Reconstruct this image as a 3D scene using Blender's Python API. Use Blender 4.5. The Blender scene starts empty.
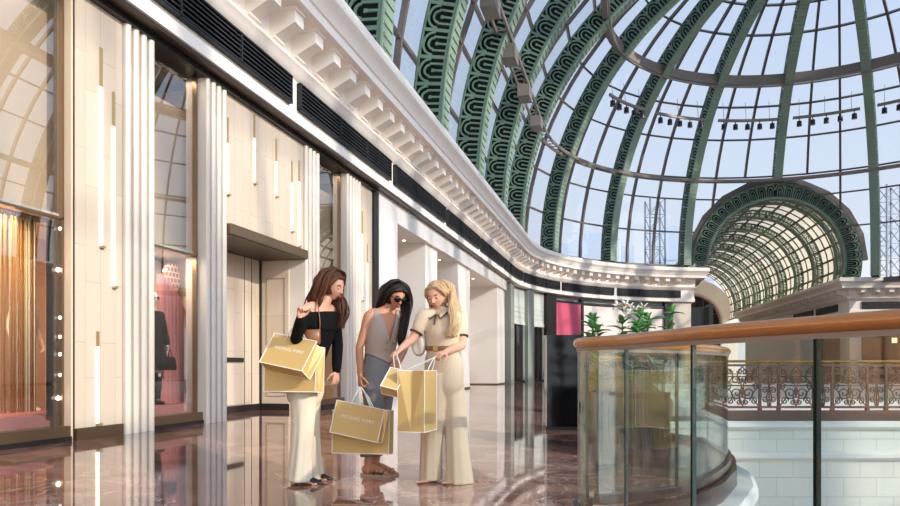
import bpy, math, random
from mathutils import Vector, Matrix
random.seed(7)
C = bpy.context.scene.collection
PI = math.pi
R = math.radians

# ------------------------------------------------------------------ helpers
def lin(h):
    h = h.lstrip('#'); o = []
    for i in (0, 2, 4):
        v = int(h[i:i+2], 16) / 255
        o.append(v/12.92 if v <= .04045 else ((v+.055)/1.055)**2.4)
    return (o[0], o[1], o[2], 1)

class MB:
    """collects geometry and links it as one mesh object"""
    def __init__(s): s.v = []; s.f = []
    def add(s, vs, fs):
        n = len(s.v); s.v += [tuple(v) for v in vs]; s.f += [tuple(i+n for i in f) for f in fs]; return s
    def box(s, x0, x1, y0, y1, z0, z1):
        return s.add([(x0,y0,z0),(x1,y0,z0),(x1,y1,z0),(x0,y1,z0),(x0,y0,z1),(x1,y0,z1),(x1,y1,z1),(x0,y1,z1)],
                     [(0,3,2,1),(4,5,6,7),(0,1,5,4),(1,2,6,5),(2,3,7,6),(3,0,4,7)])
    def obox(s, c, a, b, d):
        """box by centre and three half-axis vectors"""
        c, a, b, d = map(Vector, (c, a, b, d))
        if a.cross(b).dot(d) < 0: a = -a
        P = [c-a-b-d, c+a-b-d, c+a+b-d, c-a+b-d, c-a-b+d, c+a-b+d, c+a+b+d, c-a+b+d]
        return s.add(P, [(0,3,2,1),(4,5,6,7),(0,1,5,4),(1,2,6,5),(2,3,7,6),(3,0,4,7)])
    def bar(s, p, q, w, h, up=(0,0,1)):
        p, q = Vector(p), Vector(q); d = q-p; L = d.length
        if L < 1e-6: return s
        d /= L; u = Vector(up); sd = d.cross(u)
        if sd.length < 1e-3: sd = d.cross(Vector((1,0,0)))
        sd.normalize(); u = sd.cross(d)
        return s.obox((p+q)/2, d*L/2, sd*w/2, u*h/2)
    def loft(s, rings, cap=True, closed=False):
        n = len(rings[0]); vs = [v for r in rings for v in r]; fs = []
        m = len(rings)
        for i in range(m if closed else m-1):
            j = (i+1) % m
            for k in range(n):
                l = (k+1) % n
                fs.append((i*n+k, i*n+l, j*n+l, j*n+k))
        if cap and not closed:
            fs.append(tuple(range(n-1, -1, -1))); fs.append(tuple((m-1)*n+k for k in range(n)))
        return s.add(vs, fs)
    def tube(s, pts, r, seg=8, ry=None, up=None, cap=True, closed=False):
        """round (or oval) tube along points; r is one number or one per point"""
        pts = [Vector(p) for p in pts]; n = len(pts); rings = []
        u = Vector(up) if up else None; prev = None
        for i, p in enumerate(pts):
            if closed: t = pts[(i+1) % n]-pts[i-1]
            else: t = pts[min(i+1, n-1)]-pts[max(i-1, 0)]
            t.normalize()
            if u is not None: a = t.cross(u)
            elif prev is None:
                a = t.cross(Vector((0,0,1)))
                if a.length < .2: a = t.cross(Vector((1,0,0)))
            else: a = prev-t*prev.dot(t)
            if a.length < 1e-4: a = t.orthogonal()
            a.normalize(); prev = a; b = a.cross(t)
            ra = r[i] if isinstance(r, (list, tuple)) else r
            rb = ra if ry is None else (ry[i] if isinstance(ry, (list, tuple)) else ry)
            rings.append([p+a*math.cos(2*PI*k/seg)*ra-b*math.sin(2*PI*k/seg)*rb for k in range(seg)])
        return s.loft(rings, cap, closed)
    def cyl(s, p, r, h, seg=20, r2=None):
        p = Vector(p); r2 = r if r2 is None else r2
        ring = lambda z, q: [p+Vector((q*math.cos(2*PI*k/seg), q*math.sin(2*PI*k/seg), z)) for k in range(seg)]
        return s.loft([ring(0, r), ring(h, r2)])
    def lathe(s, p, prof, seg=24):
        p = Vector(p)
        return s.loft([[p+Vector((q*math.cos(2*PI*k/seg), q*math.sin(2*PI*k/seg), z)) for k in range(seg)] for q, z in prof])
    def ball(s, c, r, seg=12, rings=8):
        c = Vector(c); r = r if isinstance(r, (tuple, list)) else (r, r, r); L = []
        for i in range(rings+1):
            t = -PI/2+PI*i/rings; q = max(math.cos(t), .001)
            L.append([c+Vector((r[0]*q*math.cos(2*PI*k/seg), r[1]*q*math.sin(2*PI*k/seg), r[2]*math.sin(t))) for k in range(seg)])
        return s.loft(L)
    def prism(s, poly, o, u, v, w):
        """2-D polygon (counter-clockwise seen from +w) at origin o in axes u,v pushed by vector w"""
        o, u, v, w = map(Vector, (o, u, v, w))
        a = [o+u*p[0]+v*p[1] for p in poly]; b = [p+w for p in a]; n = len(a)
        fs = [tuple(range(n-1, -1, -1)), tuple(range(n, 2*n))]+[(k, (k+1) % n, n+(k+1) % n, n+k) for k in range(n)]
        return s.add(a+b, fs)
    def mesh(s, name, smooth=False):
        me = bpy.data.meshes.new(name); me.from_pydata(s.v, [], s.f); me.update()
        if smooth: me.polygons.foreach_set('use_smooth', [True]*len(me.polygons))
        return me
    def build(s, name, m=None, parent=None, smooth=False, auto=False):
        me = s.mesh(name, smooth or auto)
        if auto: me.set_sharp_from_angle(angle=R(35))
        return link(name, me, m, parent)

def link(name, data, m=None, parent=None):
    o = bpy.data.objects.new(name, data); C.objects.link(o)
    if m is not None and data is not None:
        if len(data.materials) == 0: data.materials.append(m)
    if parent is not None: o.parent = parent
    return o
def tag(o, label=None, cat=None, group=None, kind=None):
    if label: o['label'] = label
    if cat: o['category'] = cat
    if group: o['group'] = group
    if kind: o['kind'] = kind
    return o
def thing(name, label, cat, loc=(0,0,0), rz=0, group=None, kind=None):
    o = bpy.data.objects.new(name, None); C.objects.link(o); o.empty_display_size = .1
    o.location = loc; o.rotation_euler = (0, 0, rz)
    return tag(o, label, cat, group, kind)
def copy_tree(o, parent=None):
    c = o.copy(); C.objects.link(c)
    if parent is not None: c.parent = parent
    for ch in list(o.children): copy_tree(ch, c)
    return c
def struct(name, mb, m, label, cat, parent=None, smooth=False, auto=False):
    o = mb.build(name, m, parent, smooth, auto)
    if parent is None: tag(o, label, cat, kind='structure')
    return o

# ------------------------------------------------------------------ materials
def mat(name, col, rough=.5, metal=0, spec=.5, emit=0, var=0, scale=8, bump=0, alpha=None, sheen=0, sub=0, coat=0):
    m = bpy.data.materials.new(name); m.use_nodes = True
    nt = m.node_tree; b = nt.nodes['Principled BSDF']
    c = lin(col) if isinstance(col, str) else col
    b.inputs['Base Color'].default_value = c
    b.inputs['Roughness'].default_value = rough; b.inputs['Metallic'].default_value = metal
    b.inputs['Specular IOR Level'].default_value = spec
    if coat: b.inputs['Coat Weight'].default_value = coat; b.inputs['Coat Roughness'].default_value = .05
    if sheen: b.inputs['Sheen Weight'].default_value = sheen
    if sub:
        b.inputs['Subsurface Weight'].default_value = sub; b.inputs['Subsurface Radius'].default_value = (.012, .004, .002)
    if emit:
        b.inputs['Emission Color'].default_value = c; b.inputs['Emission Strength'].default_value = emit
    if var or bump:
        tc = nt.nodes.new('ShaderNodeTexCoord'); n = nt.nodes.new('ShaderNodeTexNoise')
        n.inputs['Scale'].default_value = scale; n.inputs['Detail'].default_value = 5
        nt.links.new(tc.outputs['Object'], n.inputs['Vector'])
        if var:
            mx = nt.nodes.new('ShaderNodeMix'); mx.data_type = 'RGBA'
            mx.inputs['A'].default_value = tuple(x*(1-var) for x in c[:3])+(1,)
            mx.inputs['B'].default_value = tuple(min(1, x*(1+var)) for x in c[:3])+(1,)
            nt.links.new(n.outputs['Fac'], mx.inputs['Factor']); nt.links.new(mx.outputs['Result'], b.inputs['Base Color'])
        if bump:
            bp = nt.nodes.new('ShaderNodeBump'); bp.inputs['Strength'].default_value = bump; bp.inputs['Distance'].default_value = .02
            nt.links.new(n.outputs['Fac'], bp.inputs['Height']); nt.links.new(bp.outputs['Normal'], b.inputs['Normal'])
    return m

def glass(name, tint, ior=1.5, rough=0.0, haze=None):
    m = bpy.data.materials.new(name); m.use_nodes = True; nt = m.node_tree; nt.nodes.clear()
    out = nt.nodes.new('ShaderNodeOutputMaterial'); t = nt.nodes.new('ShaderNodeBsdfTransparent'); g = nt.nodes.new('ShaderNodeBsdfGlossy')
    fr = nt.nodes.new('ShaderNodeFresnel'); mx = nt.nodes.new('ShaderNodeMixShader')
    t.inputs['Color'].default_value = tint if not isinstance(tint, str) else lin(tint)
    g.inputs['Roughness'].default_value = rough
    ge = nt.nodes.new('ShaderNodeNewGeometry'); mr = nt.nodes.new('ShaderNodeMapRange')   # same reflectance entering and leaving the pane
    mr.inputs['To Min'].default_value = ior; mr.inputs['To Max'].default_value = 1/ior
    nt.links.new(ge.outputs['Backfacing'], mr.inputs['Value']); nt.links.new(mr.outputs[0], fr.inputs['IOR'])
    nt.links.new(fr.outputs['Fac'], mx.inputs['Fac']); nt.links.new(t.outputs[0], mx.inputs[1]); nt.links.new(g.outputs[0], mx.inputs[2])
    nt.links.new(mx.outputs[0], out.inputs['Surface'])
    return m

def brick(name, c1, c2, cm, bw, rh, mortar, axes='YZ', rough=.4, off=.5, coat=0, bumpy=.15, bias=0):
    """stone blocks: brick texture laid on two object axes"""
    m = bpy.data.materials.new(name); m.use_nodes = True; nt = m.node_tree; b = nt.nodes['Principled BSDF']
    tc = nt.nodes.new('ShaderNodeTexCoord'); sp = nt.nodes.new('ShaderNodeSeparateXYZ'); cb = nt.nodes.new('ShaderNodeCombineXYZ')
    br = nt.nodes.new('ShaderNodeTexBrick')
    nt.links.new(tc.outputs['Object'], sp.inputs[0])
    if axes[0] == 'D':
        ad = nt.nodes.new('ShaderNodeMath'); ad.operation = 'ADD'
        nt.links.new(sp.outputs['X'], ad.inputs[0]); nt.links.new(sp.outputs['Y'], ad.inputs[1]); nt.links.new(ad.outputs[0], cb.inputs['X'])
    else: nt.links.new(sp.outputs[axes[0]], cb.inputs['X'])
    nt.links.new(sp.outputs[axes[1]], cb.inputs['Y'])
    nt.links.new(cb.outputs[0], br.inputs['Vector'])
    br.offset = off
    br.inputs['Color1'].default_value = lin(c1); br.inputs['Color2'].default_value = lin(c2); br.inputs['Mortar'].default_value = lin(cm)
    br.inputs['Scale'].default_value = 1; br.inputs['Brick Width'].default_value = bw; br.inputs['Row Height'].default_value = rh
    br.inputs['Mortar Size'].default_value = mortar; br.inputs['Bias'].default_value = bias
    nt.links.new(br.outputs['Color'], b.inputs['Base Color']); b.inputs['Roughness'].default_value = rough
    if coat: b.inputs['Coat Weight'].default_value = coat
    bp = nt.nodes.new('ShaderNodeBump'); bp.inputs['Strength'].default_value = bumpy; bp.inputs['Distance'].default_value = .01; bp.invert = True
    nt.links.new(br.outputs['Fac'], bp.inputs['Height']); nt.links.new(bp.outputs['Normal'], b.inputs['Normal'])
    return m

def marble_floor():
    m = bpy.data.materials.new('polished_marble_floor'); m.use_nodes = True; nt = m.node_tree; b = nt.nodes['Principled BSDF']
    N = nt.nodes.new; Lk = nt.links.new
    tc = N('ShaderNodeTexCoord')
    rot = N('ShaderNodeMapping'); rot.inputs['Rotation'].default_value = (0, 0, R(45)); Lk(tc.outputs['Object'], rot.inputs['Vector'])
    ck = N('ShaderNodeTexBrick'); ck.offset = 0
    for k, v in (('Scale', 1), ('Brick Width', 1.7), ('Row Height', 1.7), ('Mortar Size', .004), ('Bias', 0)): ck.inputs[k].default_value = v
    ck.inputs['Color1'].default_value = (0,0,0,1); ck.inputs['Color2'].default_value = (1,1,1,1); ck.inputs['Mortar'].default_value = (.5,.5,.5,1)
    Lk(rot.outputs[0], ck.inputs['Vector'])
    nz = N('ShaderNodeTexNoise'); nz.inputs['Scale'].default_value = 1.3; nz.inputs['Detail'].default_value = 8; nz.inputs['Distortion'].default_value = 1.6
    Lk(tc.outputs['Object'], nz.inputs['Vector'])
    ramp = N('ShaderNodeValToRGB'); e = ramp.color_ramp.elements
    e[0].position = .2; e[0].color = lin('5a3c35'); e[1].position = .85; e[1].color = lin('c49a88')
    x = e.new(.42); x.color = lin('7c5348'); x = e.new(.55); x.color = lin('9c7061')
    ad = N('ShaderNodeMath'); ad.operation = 'MULTIPLY_ADD'; ad.inputs[1].default_value = .34; Lk(ck.outputs['Color'], ad.inputs[0]); 
    sb = N('ShaderNodeMath'); sb.operation = 'SUBTRACT'; sb.inputs[1].default_value = .16; Lk(nz.outputs['Fac'], sb.inputs[0]); Lk(sb.outputs[0], ad.inputs[2])
    Lk(ad.outputs[0], ramp.inputs['Fac'])
    # pale veins
    vn = N('ShaderNodeTexNoise'); vn.inputs['Scale'].default_value = 1.1; vn.inputs['Detail'].default_value = 6; vn.inputs['Distortion'].default_value = 2.5
    mp = N('ShaderNodeMapping'); mp.inputs['Location'].default_value = (4, 9, 2); Lk(tc.outputs['Object'], mp.inputs['Vector']); Lk(mp.outputs[0], vn.inputs['Vector'])
    s1 = N('ShaderNodeMath'); s1.operation = 'SUBTRACT'; s1.inputs[1].default_value = .5; Lk(vn.outputs['Fac'], s1.inputs[0])
    s2 = N('ShaderNodeMath'); s2.operation = 'ABSOLUTE'; Lk(s1.outputs[0], s2.inputs[0])
    vr = N('ShaderNodeMapRange'); vr.inputs['From Min'].default_value = 0; vr.inputs['From Max'].default_value = .02; vr.inputs['To Min'].default_value = .6; vr.inputs['To Max'].default_value = 0
    Lk(s2.outputs[0], vr.inputs['Value'])
    m1 = N('ShaderNodeMix'); m1.data_type = 'RGBA'; m1.inputs['B'].default_value = lin('dcc8b8'); Lk(vr.outputs[0], m1.inputs['Factor']); Lk(ramp.outputs['Color'], m1.inputs['A'])
    # dark bands crossing the walkway
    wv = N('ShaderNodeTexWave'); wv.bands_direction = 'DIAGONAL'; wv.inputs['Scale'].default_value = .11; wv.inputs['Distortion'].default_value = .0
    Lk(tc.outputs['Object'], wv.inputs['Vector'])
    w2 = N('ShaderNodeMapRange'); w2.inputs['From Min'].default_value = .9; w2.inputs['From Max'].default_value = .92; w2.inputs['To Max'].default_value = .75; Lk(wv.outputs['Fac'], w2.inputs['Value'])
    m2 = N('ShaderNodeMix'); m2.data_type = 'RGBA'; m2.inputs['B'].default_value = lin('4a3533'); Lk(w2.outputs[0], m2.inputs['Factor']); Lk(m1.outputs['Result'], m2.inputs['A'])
    m3 = N('ShaderNodeMix'); m3.data_type = 'RGBA'; m3.inputs['B'].default_value = lin('5d463f'); Lk(ck.outputs['Fac'], m3.inputs['Factor']); Lk(m2.outputs['Result'], m3.inputs['A'])
    Lk(m3.outputs['Result'], b.inputs['Base Color'])
    b.inputs['Roughness'].default_value = .035; b.inputs['IOR'].default_value = 1.6; b.inputs['Coat Weight'].default_value = .15; b.inputs['Coat Roughness'].default_value = .02
    wn = N('ShaderNodeTexNoise'); wn.inputs['Scale'].default_value = .9; Lk(tc.outputs['Object'], wn.inputs['Vector'])
    bp = N('ShaderNodeBump'); bp.inputs['Strength'].default_value = .04; bp.inputs['Distance'].default_value = .02; Lk(wn.outputs['Fac'], bp.inputs['Height']); Lk(bp.outputs['Normal'], b.inputs['Normal'])
    return m

def wood(name, c1, c2, rough=.25):
    m = bpy.data.materials.new(name); m.use_nodes = True; nt = m.node_tree; b = nt.nodes['Principled BSDF']
    tc = nt.nodes.new('ShaderNodeTexCoord'); mp = nt.nodes.new('ShaderNodeMapping'); mp.inputs['Scale'].default_value = (3, 3, 40)
    n = nt.nodes.new('ShaderNodeTexNoise'); n.inputs['Scale'].default_value = 2; n.inputs['Detail'].default_value = 6
    nt.links.new(tc.outputs['Object'], mp.inputs['Vector']); nt.links.new(mp.outputs[0], n.inputs['Vector'])
    mx = nt.nodes.new('ShaderNodeMix'); mx.data_type = 'RGBA'; mx.inputs['A'].default_value = lin(c1); mx.inputs['B'].default_value = lin(c2)
    nt.links.new(n.outputs['Fac'], mx.inputs['Factor']); nt.links.new(mx.outputs['Result'], b.inputs['Base Color'])
    b.inputs['Roughness'].default_value = rough; b.inputs['Coat Weight'].default_value = .4
    return m

M = {}
M['floor'] = marble_floor()
M['white'] = mat('white_plaster', 'f1e7da', .55, var=.04, scale=1.5)
M['cornice'] = mat('cream_cornice_plaster', 'f5ebdf', .6, var=.05, scale=2)
M['pier'] = brick('stone_panel_cladding', 'd6c4ae', 'cfbca5', 'b3a089', 1.25, .27, .004, 'ZY', .35, .37)
M['flute'] = mat('cream_fluted_stone', 'dccfbf', .35, var=.03, scale=3)
M['marblewhite'] = mat('white_marble_cladding', 'ece5dc', .25, var=.06, scale=1.2)
M['beige'] = mat('beige_blind_panel', 'dcc3a8', .6)
M['bronze'] = mat('brushed_bronze', '8c7358', .3, .8)
M['darkbronze'] = mat('dark_bronze', '4a3a2e', .35, .6)
M['black'] = mat('black_metal', '15140f', .4)
M['louvreback'] = mat('black_louvre_recess', '0f1116', .6)
M['louvre'] = mat('dark_grey_louvre_blade', '4a4a4e', .4, .3)
M['slot'] = mat('warm_lit_slot', 'fff2dc', .5, emit=2.0)
M['slotoff'] = mat('brass_slot', 'c6a878', .3, .6)
M['pink'] = mat('pink_velvet', 'c07a7c', .8, sheen=.5)
M['pinkfloor'] = mat('pink_carpet', 'b77a7a', .9, bump=.3, scale=120)
M['pinksign'] = mat('magenta_sign_face', 'c8506c', .5, var=.1, scale=.4)
M['shopglass'] = glass('shop_window_glass', (.96,.95,.92,1), 2.1)
M['railglass'] = glass('balustrade_glass', (.90,.95,.93,1), 1.75)
M['railedge'] = mat('dark_green_glass_edge', '16302a', .2)
M['domeglass'] = glass('dome_glass', (.93,.955,.985,1), 1.3)
M['handrail'] = wood('polished_oak', 'a5672f', 'c08146', .18)
M['brass'] = mat('brass_handrail', 'b8934e', .25, .7)
M['green'] = mat('painted_green_iron', '667f6c', .45, var=.12, scale=3)
M['slotshade'] = mat('dark_slot_shade_plate', '121b18', .6)  # near black, stands in for the shade inside the openwork ribs
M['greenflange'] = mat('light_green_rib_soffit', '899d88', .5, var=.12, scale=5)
M['mullion'] = mat('taupe_glazing_bar', '675d57', .5)
M['catwalk'] = mat('catwalk_grey_steel', '8a7f77', .45, .2)
M['lampblack'] = mat('black_spotlight_housing', '1c1d20', .4)
M['greygreen'] = mat('grey_green_column', '8f958a', .4)
M['blind'] = mat('roller_blind', 'c3c6bd', .6)
M['darkglass'] = mat('dark_shop_interior', '24211f', .15)
M['stone'] = brick('white_stone_blocks', 'dcdcd4', 'd6d6ce', 'b4b4ac', .72, .34, .006, 'DZ', .5)
M['stoneplain'] = mat('white_stone_moulding', 'dedcd5', .5, var=.03, scale=4)
M['iron'] = mat('brown_wrought_iron', '55473e', .45, .5)
M['plinth'] = mat('dark_stone_base', '2b2423', .25)
M['blackbox'] = mat('black_gloss_cladding', '0d0e10', .12)
M['leaf'] = mat('glossy_green_leaf', '569a4c', .4, var=.3, scale=9)
M['petal'] = mat('white_petal', 'f3efe2', .6)
M['stem'] = mat('green_stem', '3d6a2f', .6)
M['pot'] = mat('dark_planter_stone', '4a4038', .5)
M['soil'] = mat('dark_soil', '2a2019', .9, bump=.6, scale=60)
M['bulb'] = mat('warm_globe_bulb', 'fff3e2', .4, emit=5)
M['downlight'] = mat('downlight_lens', 'fff4e0', .4, emit=8)
M['tunnelpanel'] = mat('white_ribbed_panel', 'e6e4dd', .5)
_n = M['tunnelpanel'].node_tree; _t = _n.nodes.new('ShaderNodeBsdfTranslucent'); _t.inputs[0].default_value = lin('ebe6da'); _m = _n.nodes.new('ShaderNodeMixShader'); _m.inputs[0].default_value = .68
_n.links.new(_n.nodes['Principled BSDF'].outputs[0], _m.inputs[1]); _n.links.new(_t.outputs[0], _m.inputs[2]); _n.links.new(_m.outputs[0], _n.nodes['Material Output'].inputs[0])
M['grey'] = mat('pale_grey_panel', 'c9d6de', .4)
M['brown'] = mat('brown_timber_panel', '6b4a38', .4)
M['warmlit'] = mat('lit_shop_fitting', 'ffdf9a', .5, emit=2.2)
M['city'] = mat('haze_tinted_tower_block', 'b9c2cf', .8)  # distance haze is put into this flat pale colour
M['mast'] = mat('scaffold_mast_steel', '6d7480', .5, .3)

# ------------------------------------------------------------------ frames of reference
CAM = Vector((6.83, 0, .93)); YAW = math.atan2(.2516, .9678)
def spot(px, py, depth):
    """a point of the place from its bearing and its measured distance"""
    X = (px-450)*depth/700; q = CAM+Vector((.9678*X-.2516*depth, .2516*X+.9678*depth, (367-py)*depth/700))
    return q
RC = (17.1, 40.0)          # plan centre of the half dome
def along(s):
    """point and outward (to the hall) normal at length s of the left shopfront line, round the apse"""
    if s <= 40: return Vector((0, s, 0)), Vector((1, 0, 0))
    a = -PI/2+(s-40)/17.1
    return Vector((RC[0]+17.1*math.sin(a), RC[1]+17.1*math.cos(a), 0)), Vector((-math.sin(a), -math.cos(a), 0))
def arc_s(phi): return 40+17.1*R(phi+90)
def pathbox(mb, s0, s1, n0, n1, z0, z1, step=1.5):
    k = 1 if s1 <= 40 else max(1, int(math.ceil((s1-s0)/step)))
    rings = []
    for i in range(k+1):
        p, n = along(s0+(s1-s0)*i/k)
        rings.append([p+n*n0+Vector((0,0,z0)), p+n*n0+Vector((0,0,z1)), p+n*n1+Vector((0,0,z1)), p+n*n1+Vector((0,0,z0))])
    return mb.loft(rings)
def sweep(mb, prof, path, dz=0):
    """profile (n,z) along plan polyline, mitred; n to the right of travel"""
    path = [Vector((p[0], p[1], 0)) for p in path]; rings = []
    for i, p in enumerate(path):
        d0 = (p-path[i-1]).normalized() if i else None
        d1 = (path[i+1]-p).normalized() if i < len(path)-1 else None
        d0 = d0 or d1; d1 = d1 or d0
        n0 = Vector((d0.y, -d0.x, 0)); n1 = Vector((d1.y, -d1.x, 0)); b = (n0+n1).normalized(); b = b/max(.3, b.dot(n0))
        rings.append([p+b*q[0]+Vector((0,0,q[1]+dz)) for q in prof])
    return mb.loft(rings)
# ------------------------------------------------------------------ the setting: floor and void
rail_near = [(8.75,-.6),(8.6,.4),(8.3,1.35),(7.99,1.95),(7.645,2.49),(7.47,2.75),(7.10,3.36),(6.80,4.02),(6.57,4.36)]
tip = [(6.50,4.56),(6.54,4.76)]
rail_far = [(6.80,5.0),(7.15,5.4),(7.45,6.1),(7.68,7.0),(7.78,7.9),(7.7,8.8),(7.35,9.6),(6.8,10.25),(6.3,10.7)]
tip_far = [(5.95,11.05),(5.92,11.45)]
rail_end = [(6.2,11.9),(6.8,12.5),(7.5,12.9),(8.1,13.13)]
bridge_a, bridge_b = Vector((8.1,13.13,0)), Vector((33.0,19.6,0))
edge = rail_near+tip+rail_far+tip_far+rail_end
def slab(name, poly, z0, z1, m, label, cat, parent=None):
    import bmesh
    bm = bmesh.new(); vs = [bm.verts.new((x, y, z1)) for x, y in poly]; f = bm.faces.new(vs)
    r = bmesh.ops.extrude_face_region(bm, geom=[f]); 
    for e in r['geom']:
        if isinstance(e, bmesh.types.BMVert): e.co.z = z0
    bmesh.ops.recalc_face_normals(bm, faces=bm.faces); bmesh.ops.triangulate(bm, faces=bm.faces)
    me = bpy.data.meshes.new(name); bm.to_mesh(me); bm.free()
    o = link(name, me, m, parent)
    if parent is None: tag(o, label, cat, kind='structure')
    return o
def arc_pts(r, a0, a1, n, c=RC): return [(c[0]+r*math.sin(R(a0+(a1-a0)*i/n)), c[1]+r*math.cos(R(a0+(a1-a0)*i/n))) for i in range(n+1)]
poly = [(-5,-4),(8.9,-4)]+edge+[(33,19.6),(33,22.6),(8.1,16.1)]+arc_pts(9.3,-90,90,20)+[(26.4,22.6),(40,22.6),(40,60),(20.5,60),(18.5,95),(9,95),(10,60),(-5,60)]
poly = [(-5,-4),(8.9,-4)]+edge+[(33,19.6),(33,22.4),(9.2,16.2),(7.9,17.2)]+arc_pts(9.2,-90,90,24)+[(26.3,30),(38,30),(38,62),(21.5,62),(19,106),(7,106),(9.5,62),(-5,62)]
slab('floor', poly, -.16, 0, M['floor'], 'polished pinkish brown marble mall floor with pale veins', 'floor')
# edge of the near void: dark band and stone ledge below the floor
void_edge = [(x, y) for x, y in edge]
t = MB(); sweep(t, [(.02,-.02),(.10,-.02),(.10,-.17),(.02,-.17)], edge)
struct('trim_1', t, M['plinth'], 'dark stone band edging the curved floor above the void', 'trim', auto=True)
t = MB(); sweep(t, [(-.3,-.17),(.24,-.17),(.28,-.2),(.28,-.28),(.2,-.33),(.14,-.42),(-.3,-.42)], edge)
struct('trim_2', t, M['stoneplain'], 'white stone ledge curving below the floor edge', 'trim', auto=True)
t = MB(); sweep(t, [(.02,-.42),(.1,-.42),(.1,-6),(.02,-6)], edge)
struct('wall_void', t, M['stone'], 'white stone wall dropping from the curved balcony edge', 'wall')
# scroll ornament on the curved ledge
t = MB()
def spiral(c, u, v, r0, r1, turns, a0=0, n=22):
    c, u, v = Vector(c), Vector(u), Vector(v)
    return [c+u*(math.cos(a0+turns*2*PI*i/n)*(r0+(r1-r0)*i/n))+v*(math.sin(a0+turns*2*PI*i/n)*(r0+(r1-r0)*i/n)) for i in range(n+1)]
o = thing('scroll_bracket', 'dark iron scroll ornament at the end of the curved balcony edge', 'ornament', (7.76,7.45,-.02)); o.scale = (.62,.62,.62)
t.tube(spiral((0,0,.02),(.2516*-1+1,-.3,0),(0,0,1),.15,.02,1.6,-1.2), .016, 6); t.tube(spiral((-.1,-.22,-.03),(.9,-.3,0),(0,0,1),.1,.02,1.4,2.), .014, 6)
t.build('scroll', M['iron'], o, True)
t = MB(); t.box(-.05,.05,-.3,.05,-.02,.0); t.build('base', M['iron'], o)

# bridge across the void
bd = (bridge_b-bridge_a); bL = bd.length; bd.normalize(); bn = Vector((bd.y,-bd.x,0))
t = MB(); sweep(t, [(0,-.1),(.05,-.1),(.05,-3.2),(0,-3.2)], [(7.0,12.62),(7.5,12.9),(8.1,13.13),(33,19.6)])
sweep(t, [(-3.2,-.16),(-3.1,-.16),(-3.1,-2.2),(-3.2,-2.2)], [(8.1,13.13),(33,19.6)])
struct('wall_bridge', t, M['stone'], 'white stone block side of the bridge below the iron balustrade', 'wall')
t = MB()
for z in (-.12, -.66):
    sweep(t, [(.05,z-.05),(.1,z-.05),(.15,z),(.15,z+.06),(.1,z+.1),(.05,z+.1)], [(7.0,12.62),(7.5,12.9),(8.1,13.13),(33,19.6)])
struct('trim_3', t, M['stoneplain'], 'two rounded white mouldings running along the bridge side', 'trim', auto=True)
# lower storey
slab('floor_lower', [(0,-6),(40,-6),(40,62),(0,62)], -6.3, -6, mat('pale_lower_floor', 'cfc8bd', .15), 'pale floor of the lower storey seen through the void', 'floor')
t = MB(); sweep(t, [(0,-.1),(.2,-.1),(.2,-1.1),(0,-1.1)], [(7.9,17.2)]+arc_pts(9.2,-90,90,24)); 
struct('trim_4', t, M['stoneplain'], 'white fascia edging the floor on the far side of the void', 'trim')

# ------------------------------------------------------------------ walls and cornice
t = MB()
t.box(-3.4,-3.2,-4,62,-.1,8.3); t.box(-3.4,.0,-4.2,-4,-.1,8.3)
struct('wall_left', t, M['white'], 'cream back wall of the shops on the left', 'wall')
t = MB(); t.box(-3.4,.1,-4,40,5.86,8.28)
k = [along(arc_s(a))[0]+along(arc_s(a))[1]*.1 for a in range(-90,-19,5)]
outer = [Vector((RC[0]+22*math.sin(R(a)), RC[1]+22*math.cos(R(a)), 0)) for a in range(-90,-19,5)]
for i in range(len(k)-1):
    r1 = [k[i], k[i+1], outer[i+1], outer[i]]
    t.loft([[p+Vector((0,0,5.86)) for p in r1], [p+Vector((0,0,8.28)) for p in r1]])
struct('wall_upper', t, M['white'], 'plain masonry behind the cornice above the shops', 'wall')
tun_dir = Vector((-1.8,31.5,0)).normalized()
LC = along(arc_s(-20.4))[0]                       # left corner of the tunnel mouth
main_path = [(0,-4),(0,8),(0,24),(0,40)]+[tuple(along(arc_s(a))[0][:2]) for a in range(-86,-21,4)]+[tuple(LC[:2]), tuple((LC+tun_dir*34)[:2])]
prof = [(0,5.84),(.24,5.84),(.28,5.86),(.28,6.06),(.24,6.1),(.24,6.72),(.3,6.75),(.36,6.84),(.44,6.92),(.44,6.97),(.3,7.0),(.3,7.54),
        (.36,7.58),(1.0,7.58),(1.0,7.76),(1.04,7.78),(1.07,7.85),(1.16,7.98),(1.22,8.02),(1.25,8.06),(1.25,8.28),(1.18,8.32),(-.3,8.34),(-.3,5.84)]
cor = thing('trim_cornice', 'cream bracketed cornice running above the left shopfronts and round the half dome', 'cornice', kind='structure')
t = MB(); sweep(t, prof, main_path); t.build('moulding', M['cornice'], cor, auto=True)
def corbel_mesh():
    m = MB()  # block bracket, chamfered underneath, local x outward
    pts = [(.28,7.56),(.28,7.1),(.4,7.1),(.82,7.3),(.82,7.56)]
    m.prism(pts[::-1], (0,.17,0), (1,0,0), (0,0,1), (0,-.34,0))
    m.box(.28,.86,-.2,.2,7.52,7.59); m.box(.28,.42,-.19,.19,7.06,7.1); return m.mesh('corbel')
cm = corbel_mesh(); cm.materials.append(M['cornice'])
ncorb = 0
s = 2.35
while s < arc_s(-22):
    p, n = along(s)
    if ncorb < 100:
        o = bpy.data.objects.new('corbel', cm); C.objects.link(o); o.parent = cor
        o.location = p; o.rotation_euler = (0, 0, math.atan2(n.y, n.x)); ncorb += 1
    s += .872 if s < 39.5 else .93
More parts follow.
